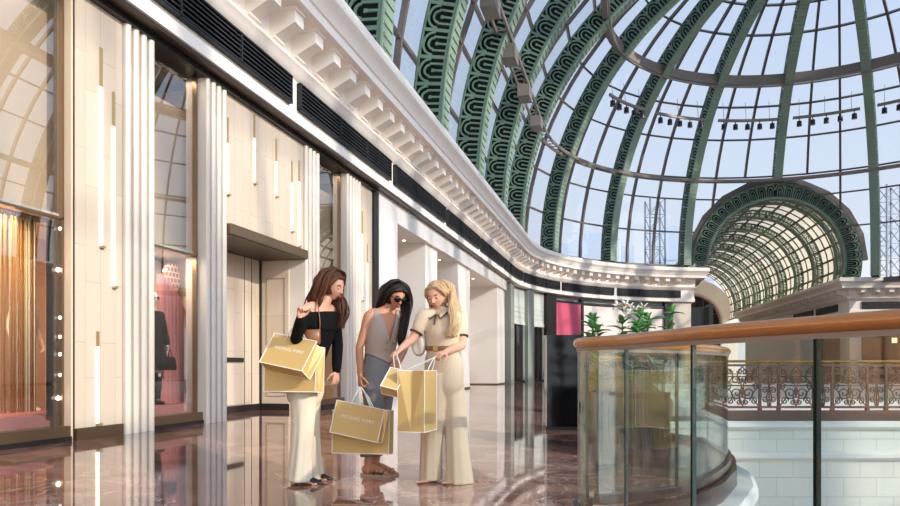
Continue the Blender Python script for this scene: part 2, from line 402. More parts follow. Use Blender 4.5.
# louvres set in the frieze
s = 12.97-5.9*2; k = 0
while s < arc_s(-26):
    L = 5.56; lo = thing('louvre_grille', ['black louvre grille in the frieze above the shopfront of the large left window','second black louvre grille in the frieze, above the fluted pier beside the lit window',
        'third black louvre grille in the frieze, starting over the bronze canopy','fourth black louvre grille in the frieze, above the white marble pier','fifth black louvre grille in the frieze, above the row of niches',
        'sixth black louvre grille in the frieze, over the last niche','seventh black louvre grille, where the frieze begins to curve','eighth black louvre grille, over the doors with blinds','black louvre grille over the magenta sign',
        'last black louvre grille before the tunnel arch'][min(k,9)], 'grille', along(s+L/2)[0]+Vector((0,0,6.4)), group='louvre grilles in the frieze')
    inv = Matrix.Translation(-lo.location)
    e = min(s+L, arc_s(-23))
    def put(nm, m, mt):
        ob = m.build(nm, mt, lo); ob.matrix_parent_inverse = inv
    m = MB(); pathbox(m, s, e, .235, .255, 6.15, 6.68); put('recess', m, M['louvreback'])
    m = MB()
    for z in (6.2,6.28,6.36,6.44,6.52,6.6):
        k2 = 1 if e <= 40 else 5; rings = []
        for i in range(k2+1):
            p, n = along(s+.03+(e-s-.06)*i/k2); rings.append([p+n*a+Vector((0,0,z+b)) for a, b in ((.255,.035),(.255,.05),(.33,.012),(.33,-.003))])
        m.loft(rings)
    put('blades', m, M['louvre'])
    m = MB()
    for a, b in ((0,.04),(.36,.39),(.66,.69),(.99,1)):
        pathbox(m, s+(e-s)*a, s+(e-s)*min(b,a+.008), .25, .34, 6.15, 6.68)
    pathbox(m, s, e, .25, .34, 6.66, 6.69); pathbox(m, s, e, .25, .34, 6.14, 6.17)
    put('frame', m, M['louvreback'])
    s += 5.9; k += 1

# right hand block beyond the void, its cornice a storey lower
RCN = Vector((22.3,56.7,0))
rp = [tuple((RCN-Vector((2.6,-31.5,0)))[:2]), tuple(RCN[:2]), (27.0,57.4), (36,58.6)]
cor2 = thing('trim_cornice_far', 'pale cornice of the block right of the glass tunnel', 'cornice', kind='structure')
t = MB(); sweep(t, prof, rp, -1.0); t.build('moulding', M['cornice'], cor2, auto=True)
def seg_corbels(a, b, n, par, dz, sc=1):
    a, b = Vector((a[0],a[1],0)), Vector((b[0],b[1],0)); d = (b-a).normalized(); nn = Vector((d.y,-d.x,0))
    for i in range(n):
        o = bpy.data.objects.new('corbel', cm); C.objects.link(o); o.parent = par
        p = a+(b-a)*(i+.5)/n; o.location = (p.x, p.y, dz); o.rotation_euler = (0,0,math.atan2(nn.y,nn.x)); o.scale = (1,sc,1)
seg_corbels(rp[1], rp[2], 5, cor2, -1.0); seg_corbels(rp[2], rp[3], 9, cor2, -1.0); seg_corbels(rp[0], rp[1], 36, cor2, -1.0, .7)
for a, b, lab in (((22.9,56.79),(26.6,57.34),'black louvre grille on the front of the block right of the tunnel'),((27.3,57.44),(32.5,58.13),'black louvre grille at the far right edge on the block beyond the void'),
                  ((21.75,50+13.3),(22.15,58.6),'black louvre grille on the tunnel side of the right block, nearest its corner'),((21.25,69.2),(21.7,64),'second black louvre grille along the tunnel side of the right block')):
    m = MB(); a, b = Vector((a[0],a[1],5.4)), Vector((b[0],b[1],5.4)); d = (b-a).normalized(); nn = Vector((d.y,-d.x,0))
    g = thing('louvre_grille', lab, 'grille', (a+b)/2, group='louvre grilles on the right block')
    m.obox(nn*.27, (b-a)/2, nn*.03, (0,0,.27)); m.build('recess', M['louvreback'], g)
    m = MB()
    for z in (-.2,-.1,0,.1,.2): m.obox(nn*.31+Vector((0,0,z)), (b-a)/2, nn*.02, (0,0,.012))
    m.build('blades', M['louvre'], g)
t = MB()
for i in range(3):
    a, b = Vector((rp[i][0],rp[i][1],0)), Vector((rp[i+1][0],rp[i+1][1],0)); d = (b-a).normalized(); nn = Vector((d.y,-d.x,0))
    t.obox((a+b)/2-nn*.16+Vector((0,0,6.0)), (b-a)/2, nn*.15, (0,0,1.25))
    t.obox((a+b)/2-nn*.5+Vector((0,0,4.6)), (b-a)/2, nn*.45, (0,0,.3))
struct('wall_right', t, M['white'], 'pale upper wall of the block right of the tunnel', 'wall')
# its shopfront under the cornice
def rpanel(name, a, b, z0, z1, th, m, label, cat, n0=0):
    a, b = Vector((a[0],a[1],0)), Vector((b[0],b[1],0)); d = (b-a).normalized(); nn = Vector((d.y,-d.x,0))
    mb = MB(); mb.obox((a+b)/2+nn*(n0-th/2)+Vector((0,0,(z0+z1)/2)), (b-a)/2, nn*th/2, (0,0,(z1-z0)/2))
    o = mb.build(name, m); return tag(o, label, cat, kind='structure')
def lerp(a, b, t): return (a[0]+(b[0]-a[0])*t, a[1]+(b[1]-a[1])*t)
rpanel('wall_right_tunnel', lerp(rp[1],rp[0],1), lerp(rp[1],rp[0],.2), 0, 4.35, .2, M['grey'], 'pale blue grey hoarding along the tunnel side of the right block', 'wall')
rpanel('wall_right_timber', lerp(rp[1],rp[0],.2), lerp(rp[1],rp[0],.06), 0, 4.35, .22, M['brown'], 'brown timber shopfront on the tunnel side of the right block', 'wall')
rpanel('column_corner', lerp(rp[1],rp[0],.06), rp[1], 0, 4.35, .4, M['flute'], 'pale corner pier of the block right of the tunnel', 'column', .1)
shopwall = rpanel('wall_shop_far', (22.3,57.9), (36,59.8), 0, 4.35, .2, M['darkglass'], 'dark shop interior wall behind the iron balustrade', 'wall', -1.2)
for i, q in enumerate((.02,.17,.3,.46,.6,.78,.95)):
    a = lerp(rp[1],(36,58.6),q); b = lerp(rp[1],(36,58.6),q+.03)
    rpanel('column_%d' % (i+1), a, b, 0, 4.35, .3, M['flute'] if i in (0,3,6) else M['darkbronze'], ['pale pier at the tunnel corner of the far right shop','slim dark mullion next to the corner pier of the far right shop','second slim dark mullion of the far right shop','pale pier in the middle of the far right shop',
        'dark mullion left of the glowing fitting in the far right shop','dark mullion right of the glowing fitting in the far right shop','pale pier at the right end of the far shop'][i], 'column')
for i, (q, z, w, h) in enumerate(((.235,2.9,.5,.35),(.36,2.3,.28,.9),(.53,2.6,.9,.1),(.545,1.9,.35,.55),(.41,2.9,.4,.12))):
    p = lerp(rp[1],(36,58.6),q); mb = MB(); mb.box(-w/2,w/2,-.05,.05,-h/2,h/2); o = mb.build('light_fitting', M['warmlit'], shopwall)
    o.location = (p[0], p[1]+1.2, z); o.rotation_euler = (0,0,.13)
    o['label'] = ['small glowing lamp','tall glowing panel','long glowing shelf light','square glowing panel','short glowing strip'][i]

# opposite side of the hall (behind the right edge of the view): encloses the hall and is what the shop glass mirrors
t = MB(); t.box(34.1,34.4,-6,58,-6,8.3); struct('wall_opposite', t, M['white'], 'cream wall closing the far side of the hall', 'wall')
t = MB(); sweep(t, prof, [(34.2,58),(34.2,-6)]); struct('trim_opposite', t, M['cornice'], 'cream cornice on the opposite side of the hall', 'cornice')
slab('floor_opposite', [(27,-6),(34.2,-6),(34.2,17),(27,17)], -.16, 0, M['floor'], 'marble gallery floor on the opposite side of the void', 'floor')

# ------------------------------------------------------------------ left shopfront
def flutes(y0, y1, n, x0, name, label):
    """fluted pilaster: rounded ribs in plan, pushed up"""
    w = (y1-y0)/n; pl = [(-.3, y0), ]
    pl = []
    for i in range(n):
        for j in range(7):
            a = PI*j/6; pl.append((x0+.01+.095*math.sin(a)**.7 if 0 < j < 6 else x0-.07, y0+w*(i+.5)-w*.37*math.cos(a)))
    pl = [(-.32, y0)]+pl+[(-.32, y1)]
    m = MB(); m.loft([[Vector((x, y, z)) for x, y in pl] for z in (0.0, 5.72)])
    o = struct(name, m, M['flute'], label, 'pilaster', auto=True); return o
flutes(8.23, 8.88, 4, -.03, 'pilaster_1', 'cream fluted pilaster left of the window with the mannequin in black')
flutes(10.12, 10.77, 4, -.03, 'pilaster_2', 'cream fluted pilaster between the mannequin window and the recessed entrance')
flutes(13.74, 14.48, 4, -.03, 'pilaster_3', 'cream fluted pilaster right of the recessed entrance, behind the woman in black')
flutes(16.0, 16.95, 5, -.03, 'pilaster_4', 'cream fluted pilaster right of the narrow window')
def slot(root, y, z0, z1, zm, x=.0, w=.05):
    m = MB(); m.box(x-.002, x+.012, y-w/2, y+w/2, z0, zm); m.build('lit_strip', M['slot'], root)
    m = MB(); m.box(x-.002, x+.014, y-w/2, y+w/2, zm, z1); m.box(x-.002, x+.05, y-w/2, y+w/2+.02, z0-.03, z0); m.build('brass_end', M['slotoff'], root)
t = MB(); t.box(-.3, 0, 7.39, 8.23, .15, 5.72); p1 = struct('pier_1', t, M['pier'], 'tall stone clad pier with three light slots left of the first fluted pilaster', 'pier')
slot(p1, 7.83, 2.54, 5.17, 4.65); slot(p1, 8.06, 2.03, 4.67, 4.2); slot(p1, 7.77, .13+.06, 1.4, 1.2)
t = MB(); t.box(-.3, .03, 7.39, 8.23, 0, .15); t.build('base', M['bronze'], p1)
t = MB(); t.box(-1.0, 0, 10.77, 13.74, 3.42, 5.72); p2 = struct('wall_entrance', t, M['pier'], 'stone clad panel with light slots above the recessed entrance', 'wall')
for y, z1, z0 in ((10.84,5.28,3.95),(11.73,5.65,4.37),(12.56,5.45,4.32),(13.22,5.2,3.75),(13.55,5.3,3.5)): slot(p2, y, z0, z1, z1-.45)
t = MB(); t.box(-.3, 0, 16.95, 17.86, 0, 5.72); p3 = struct('pier_2', t, M['pier'], 'stone clad pier with light slots between the fluted pilaster and the black reveal', 'pier')
slot(p3, 17.13, 2.68, 5.0, 4.4); slot(p3, 17.5, 1.7, 4.2, 3.7)
# fascia soffit and dark reveal over the shopfront
t = MB(); t.box(-.4, .26, -4, 38.6, 5.78, 5.84); struct('trim_5', t, M['darkbronze'], 'dark bronze soffit strip under the frieze', 'trim')
t = MB(); t.box(-.4, .1, -4, 17.9, 5.70, 5.78); struct('trim_6', t, M['black'], 'black shadow gap along the head of the shopfront', 'trim')
# canopy and recess
can = thing('entrance_canopy', 'dark bronze canopy over the recessed entrance', 'canopy', (-.5,12.25,3.3), kind='structure')
t = MB(); t.box(-.5,.62,-1.48,1.49,-.06,.12); t.build('slab', M['bronze'], can)
t = MB(); t.box(-.5,.6,-1.46,1.47,-.075,-.06); t.build('soffit', M['darkbronze'], can)
t = MB(); t.box(-1.2,-1.0,10.6,13.9,0,3.3); struct('wall_recess', t, M['pier'], 'pale stone back wall of the recessed entrance', 'wall')
d1 = thing('door_1', 'pale flush entrance door with a dark handle plate in the recess', 'door', (-1.0,12.1,0), kind='structure')
t = MB(); t.box(0,.03,-1.2,1.2,.16,3.2); t.build('leaf', M['pier'], d1)
t = MB(); t.box(.03,.06,.1,.84,1.03,1.12); t.build('handle', M['black'], d1)
t = MB(); t.box(.028,.036,.9,.915,.16,3.2); t.box(.028,.036,1.18,1.2,.16,3.2); t.build('joint', M['darkbronze'], d1)
t = MB(); t.box(-1.0,-.32,13.70,13.9,0,3.42); rw = struct('wall_return', t, M['pier'], 'pale return wall of the recess with a raised door-shaped moulding', 'wall')
t = MB()
for x0, x1, z0, z1 in ((-.84,-.828,.3,2.85),(-.412,-.4,.3,2.85),(-.84,-.4,2.838,2.85),(-.84,-.4,.3,.312)): t.box(x0,x1,13.685,13.70,z0,z1)
t.build('moulding', mat('taupe_moulding','a8957f',.5), rw)
t = MB(); t.box(-1.0,-.985,10.77,13.7,0,.14); t.box(-1.0,-.3,13.685,13.7,0,.14); struct('baseboard_recess', t, M['plinth'], 'dark skirting at the foot of the recessed entrance', 'skirting')
t = MB(); t.box(-1.0,-.96,13.66,13.70,.0,3.3); struct('trim_7', t, M['black'], 'thin black corner strip in the entrance recess', 'trim')

# display windows
def window(n, y0, y1, zs, label, iy, backtop=5.72, backx=-.42, frame='bronze'):
    w = thing('window_%d' % n, label, 'window', (0,(y0+y1)/2,0), kind='structure'); inv = Matrix.Translation((0,-(y0+y1)/2,0))
    def put(nm, m, mt): o = m.build(nm, mt, w); o.matrix_parent_inverse = inv; return o
    m = MB(); m.box(-.14,-.128,y0,y1,zs+.02,5.72); put('pane', m, M['shopglass'])
    m = MB(); m.box(-.14,-.128,y0,y1,.19,zs-.01); put('pane', m, M['shopglass'])
    m = MB(); m.box(-.16,-.1,y0,y1,zs-.015,zs+.015); m.box(-.18,-.1,y0,y0+.03,.19,5.72); m.box(-.18,-.1,y1-.03,y1,.19,5.72); put('frame', m, M[frame])
    m = MB(); m.box(-.2,.02,y0,y1,.0,.06); put('base', m, M['plinth'])
    m = MB(); m.box(-.2,.0,y0,y1,.06,.19); put('sill', m, M['bronze'])
    m = MB(); m.box(-1.7,-1.65,y0,iy,0,zs+.3); m.box(-1.7,-.33,y0,iy,.004,.02); put('back', m, M['beige'])
    m = MB(); m.box(backx-.04,backx,y0,iy,zs+.08,backtop); put('blind', m, M['beige'])
    m = MB(); m.box(-1.7,-.33,y0,iy,zs+.02,zs+.06); m.box(-.34,-.15,y0,y1,zs+.02,zs+.06); put('soffit', m, M['white'])
    m = MB(); m.box(-1.7,-.33,y0-.02,y0,0,5.72); m.box(-1.7,-.33,iy,iy+.02,0,5.72); put('reveal', m, M['beige'])
    return w
window(1, 2.6, 7.32, 2.80, 'large shop window at the left edge with a golden bead curtain', 8.6)
window(2, 8.88, 10.12, 2.76, 'shop window with a mannequin in black and pink fluted panels', 10.56, 5.2)
window(3, 14.5, 15.98, 2.76, 'narrow shop window behind the woman in black', 16.9, 5.2)
t = MB(); t.box(-.14,-.0,7.32,7.355,0,5.72); struct('trim_8', t, M['beige'], 'beige metal jamb strips right of the large window', 'trim')
t = MB(); t.box(-.3,-.01,7.355,7.39,0,5.72); struct('trim_9', t, M['black'], 'thin black jamb line right of the large window', 'trim')
t = MB(); t.box(-.3,.06,17.86,18.22,0,5.72); struct('trim_10', t, M['black'], 'black vertical reveal left of the white marble pier', 'trim')

# window 1 display
t = MB(); t.box(-1.6,-.34,2.65,8.5,.02,.33); t.box(-.35,-.2,2.65,7.13,.19,.33); o = t.build('display_platform', M['pinkfloor']); tag(o, 'low pink carpeted platform in the large left window', 'platform')
cur = thing('bead_curtain', 'golden bead curtain hanging in the large left window', 'curtain', (-.52,5.4,2.8))
cmats = [mat('gold_bead_strand','d9a552',.45,.1), mat('pale_bead_strand','f2e0bb',.5), mat('amber_bead_strand','bd8442',.5)]
for ci in range(3):
    m = MB(); rr = random.Random(ci)
    for i in range(75):
        y = -2.1+4.02*(i+rr.random())/75; x = rr.uniform(-.1,.1); w = rr.uniform(.007,.016)
        m.tube([(x,y,0),(x,y,-2.43)], w, 5)
    o = m.build('strands', cmats[ci], cur, True); o['kind'] = 'stuff'
m = MB(); m.box(-.12,.12,-2.12,2.05,0,.02); m.build('rail', M['bronze'], cur)
t = MB(); t.box(-.2,-.17,7.14,7.31,.33,2.76); o = t.build('mirror_panel', mat('black_glass_strip','0c0d10',.12)); tag(o, 'dark mirror strip with bulbs at the right side of the large window', 'mirror')
for i, (y, z) in enumerate(((7.305,2.77-.1),(7.26,2.15),(7.305,1.55),(7.305,1.31),(7.305,1.09),(7.305,.83),(7.26,.54))):
    m = MB(); b = thing('globe_bulb', 'small glowing globe bulb on the dark mirror strip, '+['topmost of seven','second from the top','third from the top','fourth from the top','third from the bottom','second from the bottom','lowest of seven'][i], 'bulb', (-.16,y,z), group='globe bulbs on the mirror strip')
    m.ball((.025,0,0), .028); m.build('globe', M['bulb'], b, True); m = MB(); m.cyl((0,0,0),.014,.01,10); o = m.build('socket', M['bronze'], b); o.rotation_euler = (0,PI/2,0); o.location = (-.02,0,0)

# window 2 display
t = MB(); t.box(-1.6,-.34,8.9,10.5,.02,.34); t.box(-.35,-.2,8.9,10.08,.19,.34); o = t.build('display_platform', M['pinkfloor']); tag(o, 'low pink platform under the mannequin in black', 'platform')
def fluted_panel(y0, y1, x, top, name, label, m_=M['pink']):
    """upright padded panel of half-round flutes under a shaped top; top(y) gives the height"""
    n = max(3, int((y1-y0)/.085)); w = (y1-y0)/n; m = MB()
    for i in range(n):
        ya = y0+w*i; rings = []
        for z in (0, 1):
            rr = []
            for j in range(7):
                a = PI*j/6; yy = ya+w/2-w/2*math.cos(a); rr.append(Vector((x+.045*math.sin(a), yy, .34 if z == 0 else top(yy))))
            rr += [Vector((x-.05, ya+w, .34 if z == 0 else top(ya+w))), Vector((x-.05, ya, .34 if z == 0 else top(ya)))]
            rings.append(rr)
        m.loft(rings)
    o = m.build(name, m_, None, auto=True); tag(o, label, 'panel'); return o
fluted_panel(9.68, 10.36, -.5, lambda y: 2.42-.6*max(0,(y-9.68)/.68)**1.6, 'fluted_panel', 'tall pink fluted panel with a sloping top beside the mannequin')
fluted_panel(10.14, 10.52, -.78, lambda y: 2.1+.3*math.sqrt(max(0,1-((y-10.33)/.2)**2)), 'fluted_panel', 'darker pink arched fluted panel at the right side of the mannequin window', mat('deep_pink_velvet','98595a',.8))
m = MB(); m.loft([[Vector((x, 10.2+.19*math.cos(a), 2.42+.25*math.sin(a))) for a in [2*PI*k/24 for k in range(24)]] for x in (-.7,-.62)])
o = m.build('lattice_cushion', brick('lattice_fabric','b06d62','a8665c','ecd3bd',.09,.09,.012,'YZ',.8)); tag(o, 'rounded terracotta cushion with a pale lattice pattern above the pink panels', 'cushion')
cur2 = thing('bead_curtain', 'pale bead curtain at the back of the mannequin window', 'curtain', (-1.0,9.8,2.74))
m = MB(); rr = random.Random(9)
for i in range(60):
    y = -.58+1.16*(i+rr.random())/60; m.tube([(0,y,0),(0,y,-2.38)], rr.uniform(.004,.009), 5)
o = m.build('strands', cmats[1], cur2, True); o['kind'] = 'stuff'
m = MB(); m.box(-.03,.03,-.6,.6,0,.02); m.build('rail', M['bronze'], cur2)

# white marble pier, lintel and niches
t = MB(); t.box(-.5,.08,18.22,19.76,0,5.78); struct('pier_3', t, M['marblewhite'], 'white marble pier left of the row of niches', 'pier')
t = MB(); t.box(-3.0,.08,19.76,38.6,5.2,5.78); struct('lintel', t, M['marblewhite'], 'long white marble lintel over the niches', 'lintel')
for i, (a, b) in enumerate(((23.1,24.6),(27.7,29.9),(36.4,38.6))):
    t = MB(); t.box(-3.0,-.05,a,b,0,5.2)
    struct('pier_%d' % (i+4), t, M['marblewhite'], ['first deep white pier between the niches','second deep white pier between the niches','last deep white pier at the end of the niches'][i], 'pier')
t = MB(); t.box(-3.05,-2.95,19.7,38.6,0,5.2); struct('wall_niche', t, M['white'], 'cream back wall of the niches', 'wall')
t = MB(); t.box(-2.95,-2.93,19.7,38.6,0,.07)
for a, b in ((23.1,24.6),(27.7,29.9),(36.4,38.6)): t.box(-2.95,-.04,a-.015,a,0,.06); t.box(-.05,-.035,a,b,0,.06)
struct('baseboard_niche', t, M['bronze'], 'thin bronze skirting along the niches', 'skirting')
for i, (x, y) in enumerate(((-.6,21.0),(-.6,22.4),(-1.4,21.7),(-.6,25.4),(-.6,26.9),(-.6,31.2),(-.6,33.0))):
    dl = thing('downlight', 'small recessed downlight in the soffit, '+['nearest of the first niche','farthest of the first niche','innermost of the first niche','nearest of the second niche','farthest of the second niche','nearest of the third niche','farthest of the third niche'][i], 'downlight', (x,y,5.2), group='downlights over the niches')
    m = MB(); m.cyl((0,0,-.02),.05,.02,14); m.build('lens', M['downlight'], dl); m = MB(); m.lathe((0,0,-.015),[(.05,0),(.07,0),(.07,.015),(.05,.015)],14); m.build('ring', M['white'], dl)
# ------------------------------------------------------------------ the half dome end of the hall: shops under the curved cornice
def curved(name, p0, p1, z0, z1, n0, n1, m, label, cat, parent=None, kind='structure'):
    mb = MB(); pathbox(mb, arc_s(p0), arc_s(p1), n0, n1, z0, z1, 1.0); o = mb.build(name, m, parent)
    if parent is None: tag(o, label, cat, kind=kind)
    return o
curved('wall_apse', -90, -20.3, 0, 5.84, -.6, -.3, M['greygreen'], 'grey green wall behind the shops of the curved end', 'wall')
for i, (a, b, mm, lab) in enumerate(((-90,-86.6,'greygreen','grey green column right of the last niche pier'),(-77,-73.6,'greygreen','grey green column between the two doors with blinds'),(-67.5,-63.2,'black','black column left of the magenta sign'),
        (-25.2,-20.4,'flute','pale pier at the end of the curved wall beside the tunnel arch'),(-27.5,-26.4,'black','thin black jamb right of the white shop sign panel'))):
    curved('column_apse_%d' % (i+1), a, b, 0, 5.8, -.3, .06, M[mm], lab, 'column')
for n, (a, b) in enumerate(((-86.6,-77),(-73.6,-67.5))):
    dp = thing('door_%d' % (n+2), ['wide glazed door under a half lowered pale blind at the curved corner','narrow glazed door under a pale blind next to the black column'][n], 'door', along(arc_s((a+b)/2))[0], kind='structure')
    inv = Matrix.Translation(-dp.location)
    for nm, q0, q1, z0, z1, n0, n1, mm in (('blind',0,1,3.75,5.75,-.2,-.16,'blind'),('blind_bar',0,1,3.55,3.75,-.22,-.12,'blind'),('glass_leaf',.0,.97,.1,3.5,-.25,-.22,'darkglass'),('frame',.0,.08,0,3.55,-.26,-.16,'greygreen'),
                                           ('frame',.46,.52,0,3.55,-.26,-.16,'black'),('frame',.92,1,0,3.55,-.26,-.16,'greygreen'),('threshold',0,1,0,.1,-.26,-.16,'black')):
        mb = MB(); pathbox(mb, arc_s(a+(b-a)*q0), arc_s(a+(b-a)*q1), n0, n1, z0, z1, 1.0); ob = mb.build(nm, M[mm], dp); ob.matrix_parent_inverse = inv
    mb = MB()
    for z in (4.0,4.3,4.6): pathbox(mb, arc_s(a), arc_s(b), -.165, -.15, z, z+.02, 1)
    ob = mb.build('blind_seam', M['greygreen'], dp); ob.matrix_parent_inverse = inv
sg = curved('shop_sign_panel', -63, -53.4, 3.0, 5.35, -.28, -.05, M['pinksign'], 'magenta panel under the curved cornice', 'panel', kind='thing')
curved('wall_shop_white', -52.4, -27.5, 2.7, 5.3, -.3, -.1, mat('pale_pink_shop_panel','ead9d2',.4,var=.05,scale=.5), 'pale pink white shop panel right of the magenta sign', 'wall')
curved('wall_shop_lower', -63, -27.5, 0, 2.6, -.3, -.15, M['brown'], 'dim brown shop interior under the white panel', 'wall')
t = MB(); pathbox(t, arc_s(-53.3), arc_s(-52.5), -.3, 0, 0, 5.7, 1); pathbox(t, arc_s(-63), arc_s(-27.5), -.3, -.02, 5.35, 5.5, 1); pathbox(t, arc_s(-52.4), arc_s(-27.5), -.3, -.05, 2.6, 2.7, 1)
struct('trim_11', t, M['black'], 'black frame lines around the white shop panel', 'trim')
t = MB(); t.box(12.6,12.9,57.5,60,0,5.8); t.box(9,12.9,60,60.3,0,5.8); struct('wall_tunnel_left', t, M['darkglass'], 'dark shopfront just inside the tunnel on the left', 'wall')

# ------------------------------------------------------------------ openwork ribs
def rib_parts(r0, r1, t0, t1, per, th, flip=False):
    """half arch of openwork ironwork in the local xz plane, centre at the origin"""
    rm = (r0+r1)/2; D = r1-r0
    def P(s, b, v): a = R(t0)+s/rm; q = r0+b; return Vector((q*math.cos(a), v, q*math.sin(a)))
    S = rm*R(t1-t0); n = max(1, int(S/per)); per = S/n
    sides = []
    def plate(poly, v0, v1):
        lat = sides[-1]
        k = len(poly); a = [P(s, b, v0) for s, b in poly]; c = [P(s, b, v1) for s, b in poly]
        lat.add(a+c, [tuple(range(k)), tuple(range(2*k-1, k-1, -1))]+[(i, i+k, (i+1) % k+k, (i+1) % k) for i in range(k)])
    k = D/1.05
    def ring(cs, cb, ro, ri, v0, v1, seg=8):
        for i in range(seg):
            a, b = PI*i/seg, PI*(i+1)/seg
            plate([(cs+ro*math.cos(a)*per/.87, cb+ro*math.sin(a)), (cs+ro*math.cos(b)*per/.87, cb+ro*math.sin(b)), (cs+ri*math.cos(b)*per/.87, cb+ri*math.sin(b)), (cs+ri*math.cos(a)*per/.87, cb+ri*math.sin(a))], v0, v1)
    for v0, v1 in ((-th, -th+.05), (th-.05, th)):
        lat = MB(); sides.append(lat)
        for i in range(n):
            s = i*per
            for b0, b1 in ((0, .12*k), (.96*k, 1.05*k)): plate([(s,b0),(s+per,b0),(s+per,b1),(s,b1)], v0, v1)
            ring(s+per/2, .56*k, .40*k, .325*k, v0, v1); ring(s+per/2, .56*k, .215*k, .145*k, v0, v1, 6)
            for c, w, b1 in ((0,.055,.97),(.25,.034,.58),(.5,.034,.46),(.75,.034,.58)):
                c *= per; w *= per/.87
                plate([(s+c-w,.1*k),(s+c+w,.1*k),(s+c+w,b1*k),(s+c-w,b1*k)], v0, v1)
            plate([(s+.44*per,.40*k),(s+.56*per,.40*k),(s+.56*per,.5*k),(s+.44*per,.5*k)], v0, v1)
    sof = MB(); shade_plate = MB(); m2 = n*2
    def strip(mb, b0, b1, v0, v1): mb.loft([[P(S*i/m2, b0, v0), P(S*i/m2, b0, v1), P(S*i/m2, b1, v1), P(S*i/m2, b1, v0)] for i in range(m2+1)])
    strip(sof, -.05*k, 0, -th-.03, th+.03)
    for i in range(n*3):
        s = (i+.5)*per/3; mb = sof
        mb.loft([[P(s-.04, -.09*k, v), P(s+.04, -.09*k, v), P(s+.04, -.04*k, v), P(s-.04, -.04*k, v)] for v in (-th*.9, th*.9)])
    strip(shade_plate, .06*k, 1.0*k, -.02, .02); strip(shade_plate, 1.0*k, 1.05*k, -th, th)  # dark plate added mid-rib so the lattice slots look shaded; then the outer flange
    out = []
    for nm, mb, mm in (('lattice', sides[0], 'green'), ('lattice', sides[1], 'green'), ('soffit_flange', sof, 'greenflange'), ('slot_shade_plate', shade_plate, 'slotshade')):
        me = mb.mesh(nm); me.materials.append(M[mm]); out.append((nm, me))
    return out
def add_half(root, parts, rz):
    for nm, me in parts:
        o = bpy.data.objects.new(nm, me); C.objects.link(o); o.parent = root; o.rotation_euler = (0, 0, rz)
big = rib_parts(16.35, 17.4, .2, 90, .87, .34)
NAMES = ['first green openwork rib right of where the cornice starts to bend','second green openwork rib from the curved corner, over the last niches','third green openwork rib from the curved corner, over the middle of the cornice','fourth green openwork rib, crossing the top left of the roof',
         'nearest green openwork rib visible, touching the cornice at the top of the picture','green openwork roof rib overhead, mirrored in the shop window','green openwork roof rib almost above the photographer','green openwork roof rib behind the photographer','last green openwork roof rib behind the photographer']
for i in range(9):
    o = thing('roof_rib', NAMES[i], 'roof rib', (RC[0], 40-5.8*i, 8.5), group='ribs of the barrel roof')
    add_half(o, big, PI); add_half(o, big, 0)
dome = rib_parts(16.35, 17.4, .2, 80, .87, .25); dlow = rib_parts(16.35, 17.4, -4, 80, .87, .25); dtop = rib_parts(16.35, 17.4, 22.0, 80, .87, .25)
DN = ['green openwork dome rib, second right of the bend in the cornice','green openwork dome rib standing above the magenta sign','green openwork dome rib landing left of the tunnel arch','green dome rib rising from the crown of the tunnel arch','green dome rib landing right of the tunnel arch',
      'green dome rib at the top right corner','green dome rib beyond the right edge of the view']
for i, ph in enumerate((-67.5,-45,-22.5,0,22.5,45,67.5)):
    o = thing('dome_rib', DN[i], 'dome rib', (RC[0], RC[1], 8.5), group='ribs of the half dome')
    add_half(o, dtop if ph == 0 else dlow if ph > 0 else dome, R(90-ph))

# glazing
TH = [.6,8.8,16.8,22.0,30.9,38.5,45.4,54.9,61.7,69.1,76.5,84,90]
def in_arch(p): return (p.x-17.1)**2+(p.z-8.7)**2 < 5.6**2 and p.y > 50
def glazing(F, cols, thetas, name, label):
    """F(u, theta, r) gives a point; cols is a list of u"""
    g = thing(name, label, 'skylight', F(cols[len(cols)//2], thetas[0], 17.6), kind='structure'); inv = Matrix.Translation(-g.location)
    pan, bars = MB(), MB()
    for j in range(len(thetas)-1):
        a, b = thetas[j], thetas[j+1]; k = max(1, round((b-a)/5))
        for i in range(len(cols)-1):
            if in_arch(F((cols[i]+cols[i+1])/2, (a+b)/2, 17.5)): continue
            pan.loft([[F(cols[i],a+(b-a)*q/k,17.5), F(cols[i+1],a+(b-a)*q/k,17.5), F(cols[i+1],a+(b-a)*q/k,17.53), F(cols[i],a+(b-a)*q/k,17.53)] for q in range(k+1)])
        for i in range(1, len(cols)-1):
            for q in range(k):
                p0, p1 = F(cols[i],a+(b-a)*q/k,17.47), F(cols[i],a+(b-a)*(q+1)/k,17.47)
                if in_arch(p0): continue
                up = (p0-F(cols[i],a+(b-a)*q/k,16)); bars.bar(p0, p1, .15, .2, up)
        for i in range(len(cols)-1):
            p0, p1 = F(cols[i],b,17.47), F(cols[i+1],b,17.47)
            if in_arch((p0+p1)/2): continue
            bars.bar(p0, p1, .11, .16, p0-F(cols[i],b,16))
    for nm, mb, mm in (('panes', pan, 'domeglass'), ('glazing_bars', bars, 'mullion')):
        o = mb.build(nm, M[mm], g); o.matrix_parent_inverse = inv
wn = 4
for i in range(8):
    y1, y0 = 40-5.8*i, 40-5.8*(i+1); cols = [y1, y1-5.8/3, y1-11.6/3, y0]
    for sgn in (-1, 1):
        glazing(lambda u, t, r: Vector((RC[0]+sgn*r*math.cos(R(t)), u, 8.5+r*math.sin(R(t)))), cols, TH, 'window_%d' % wn, '%s glazed bay of the barrel roof, number %d from the half dome' % ('left' if sgn < 0 else 'right', i+1)); wn += 1
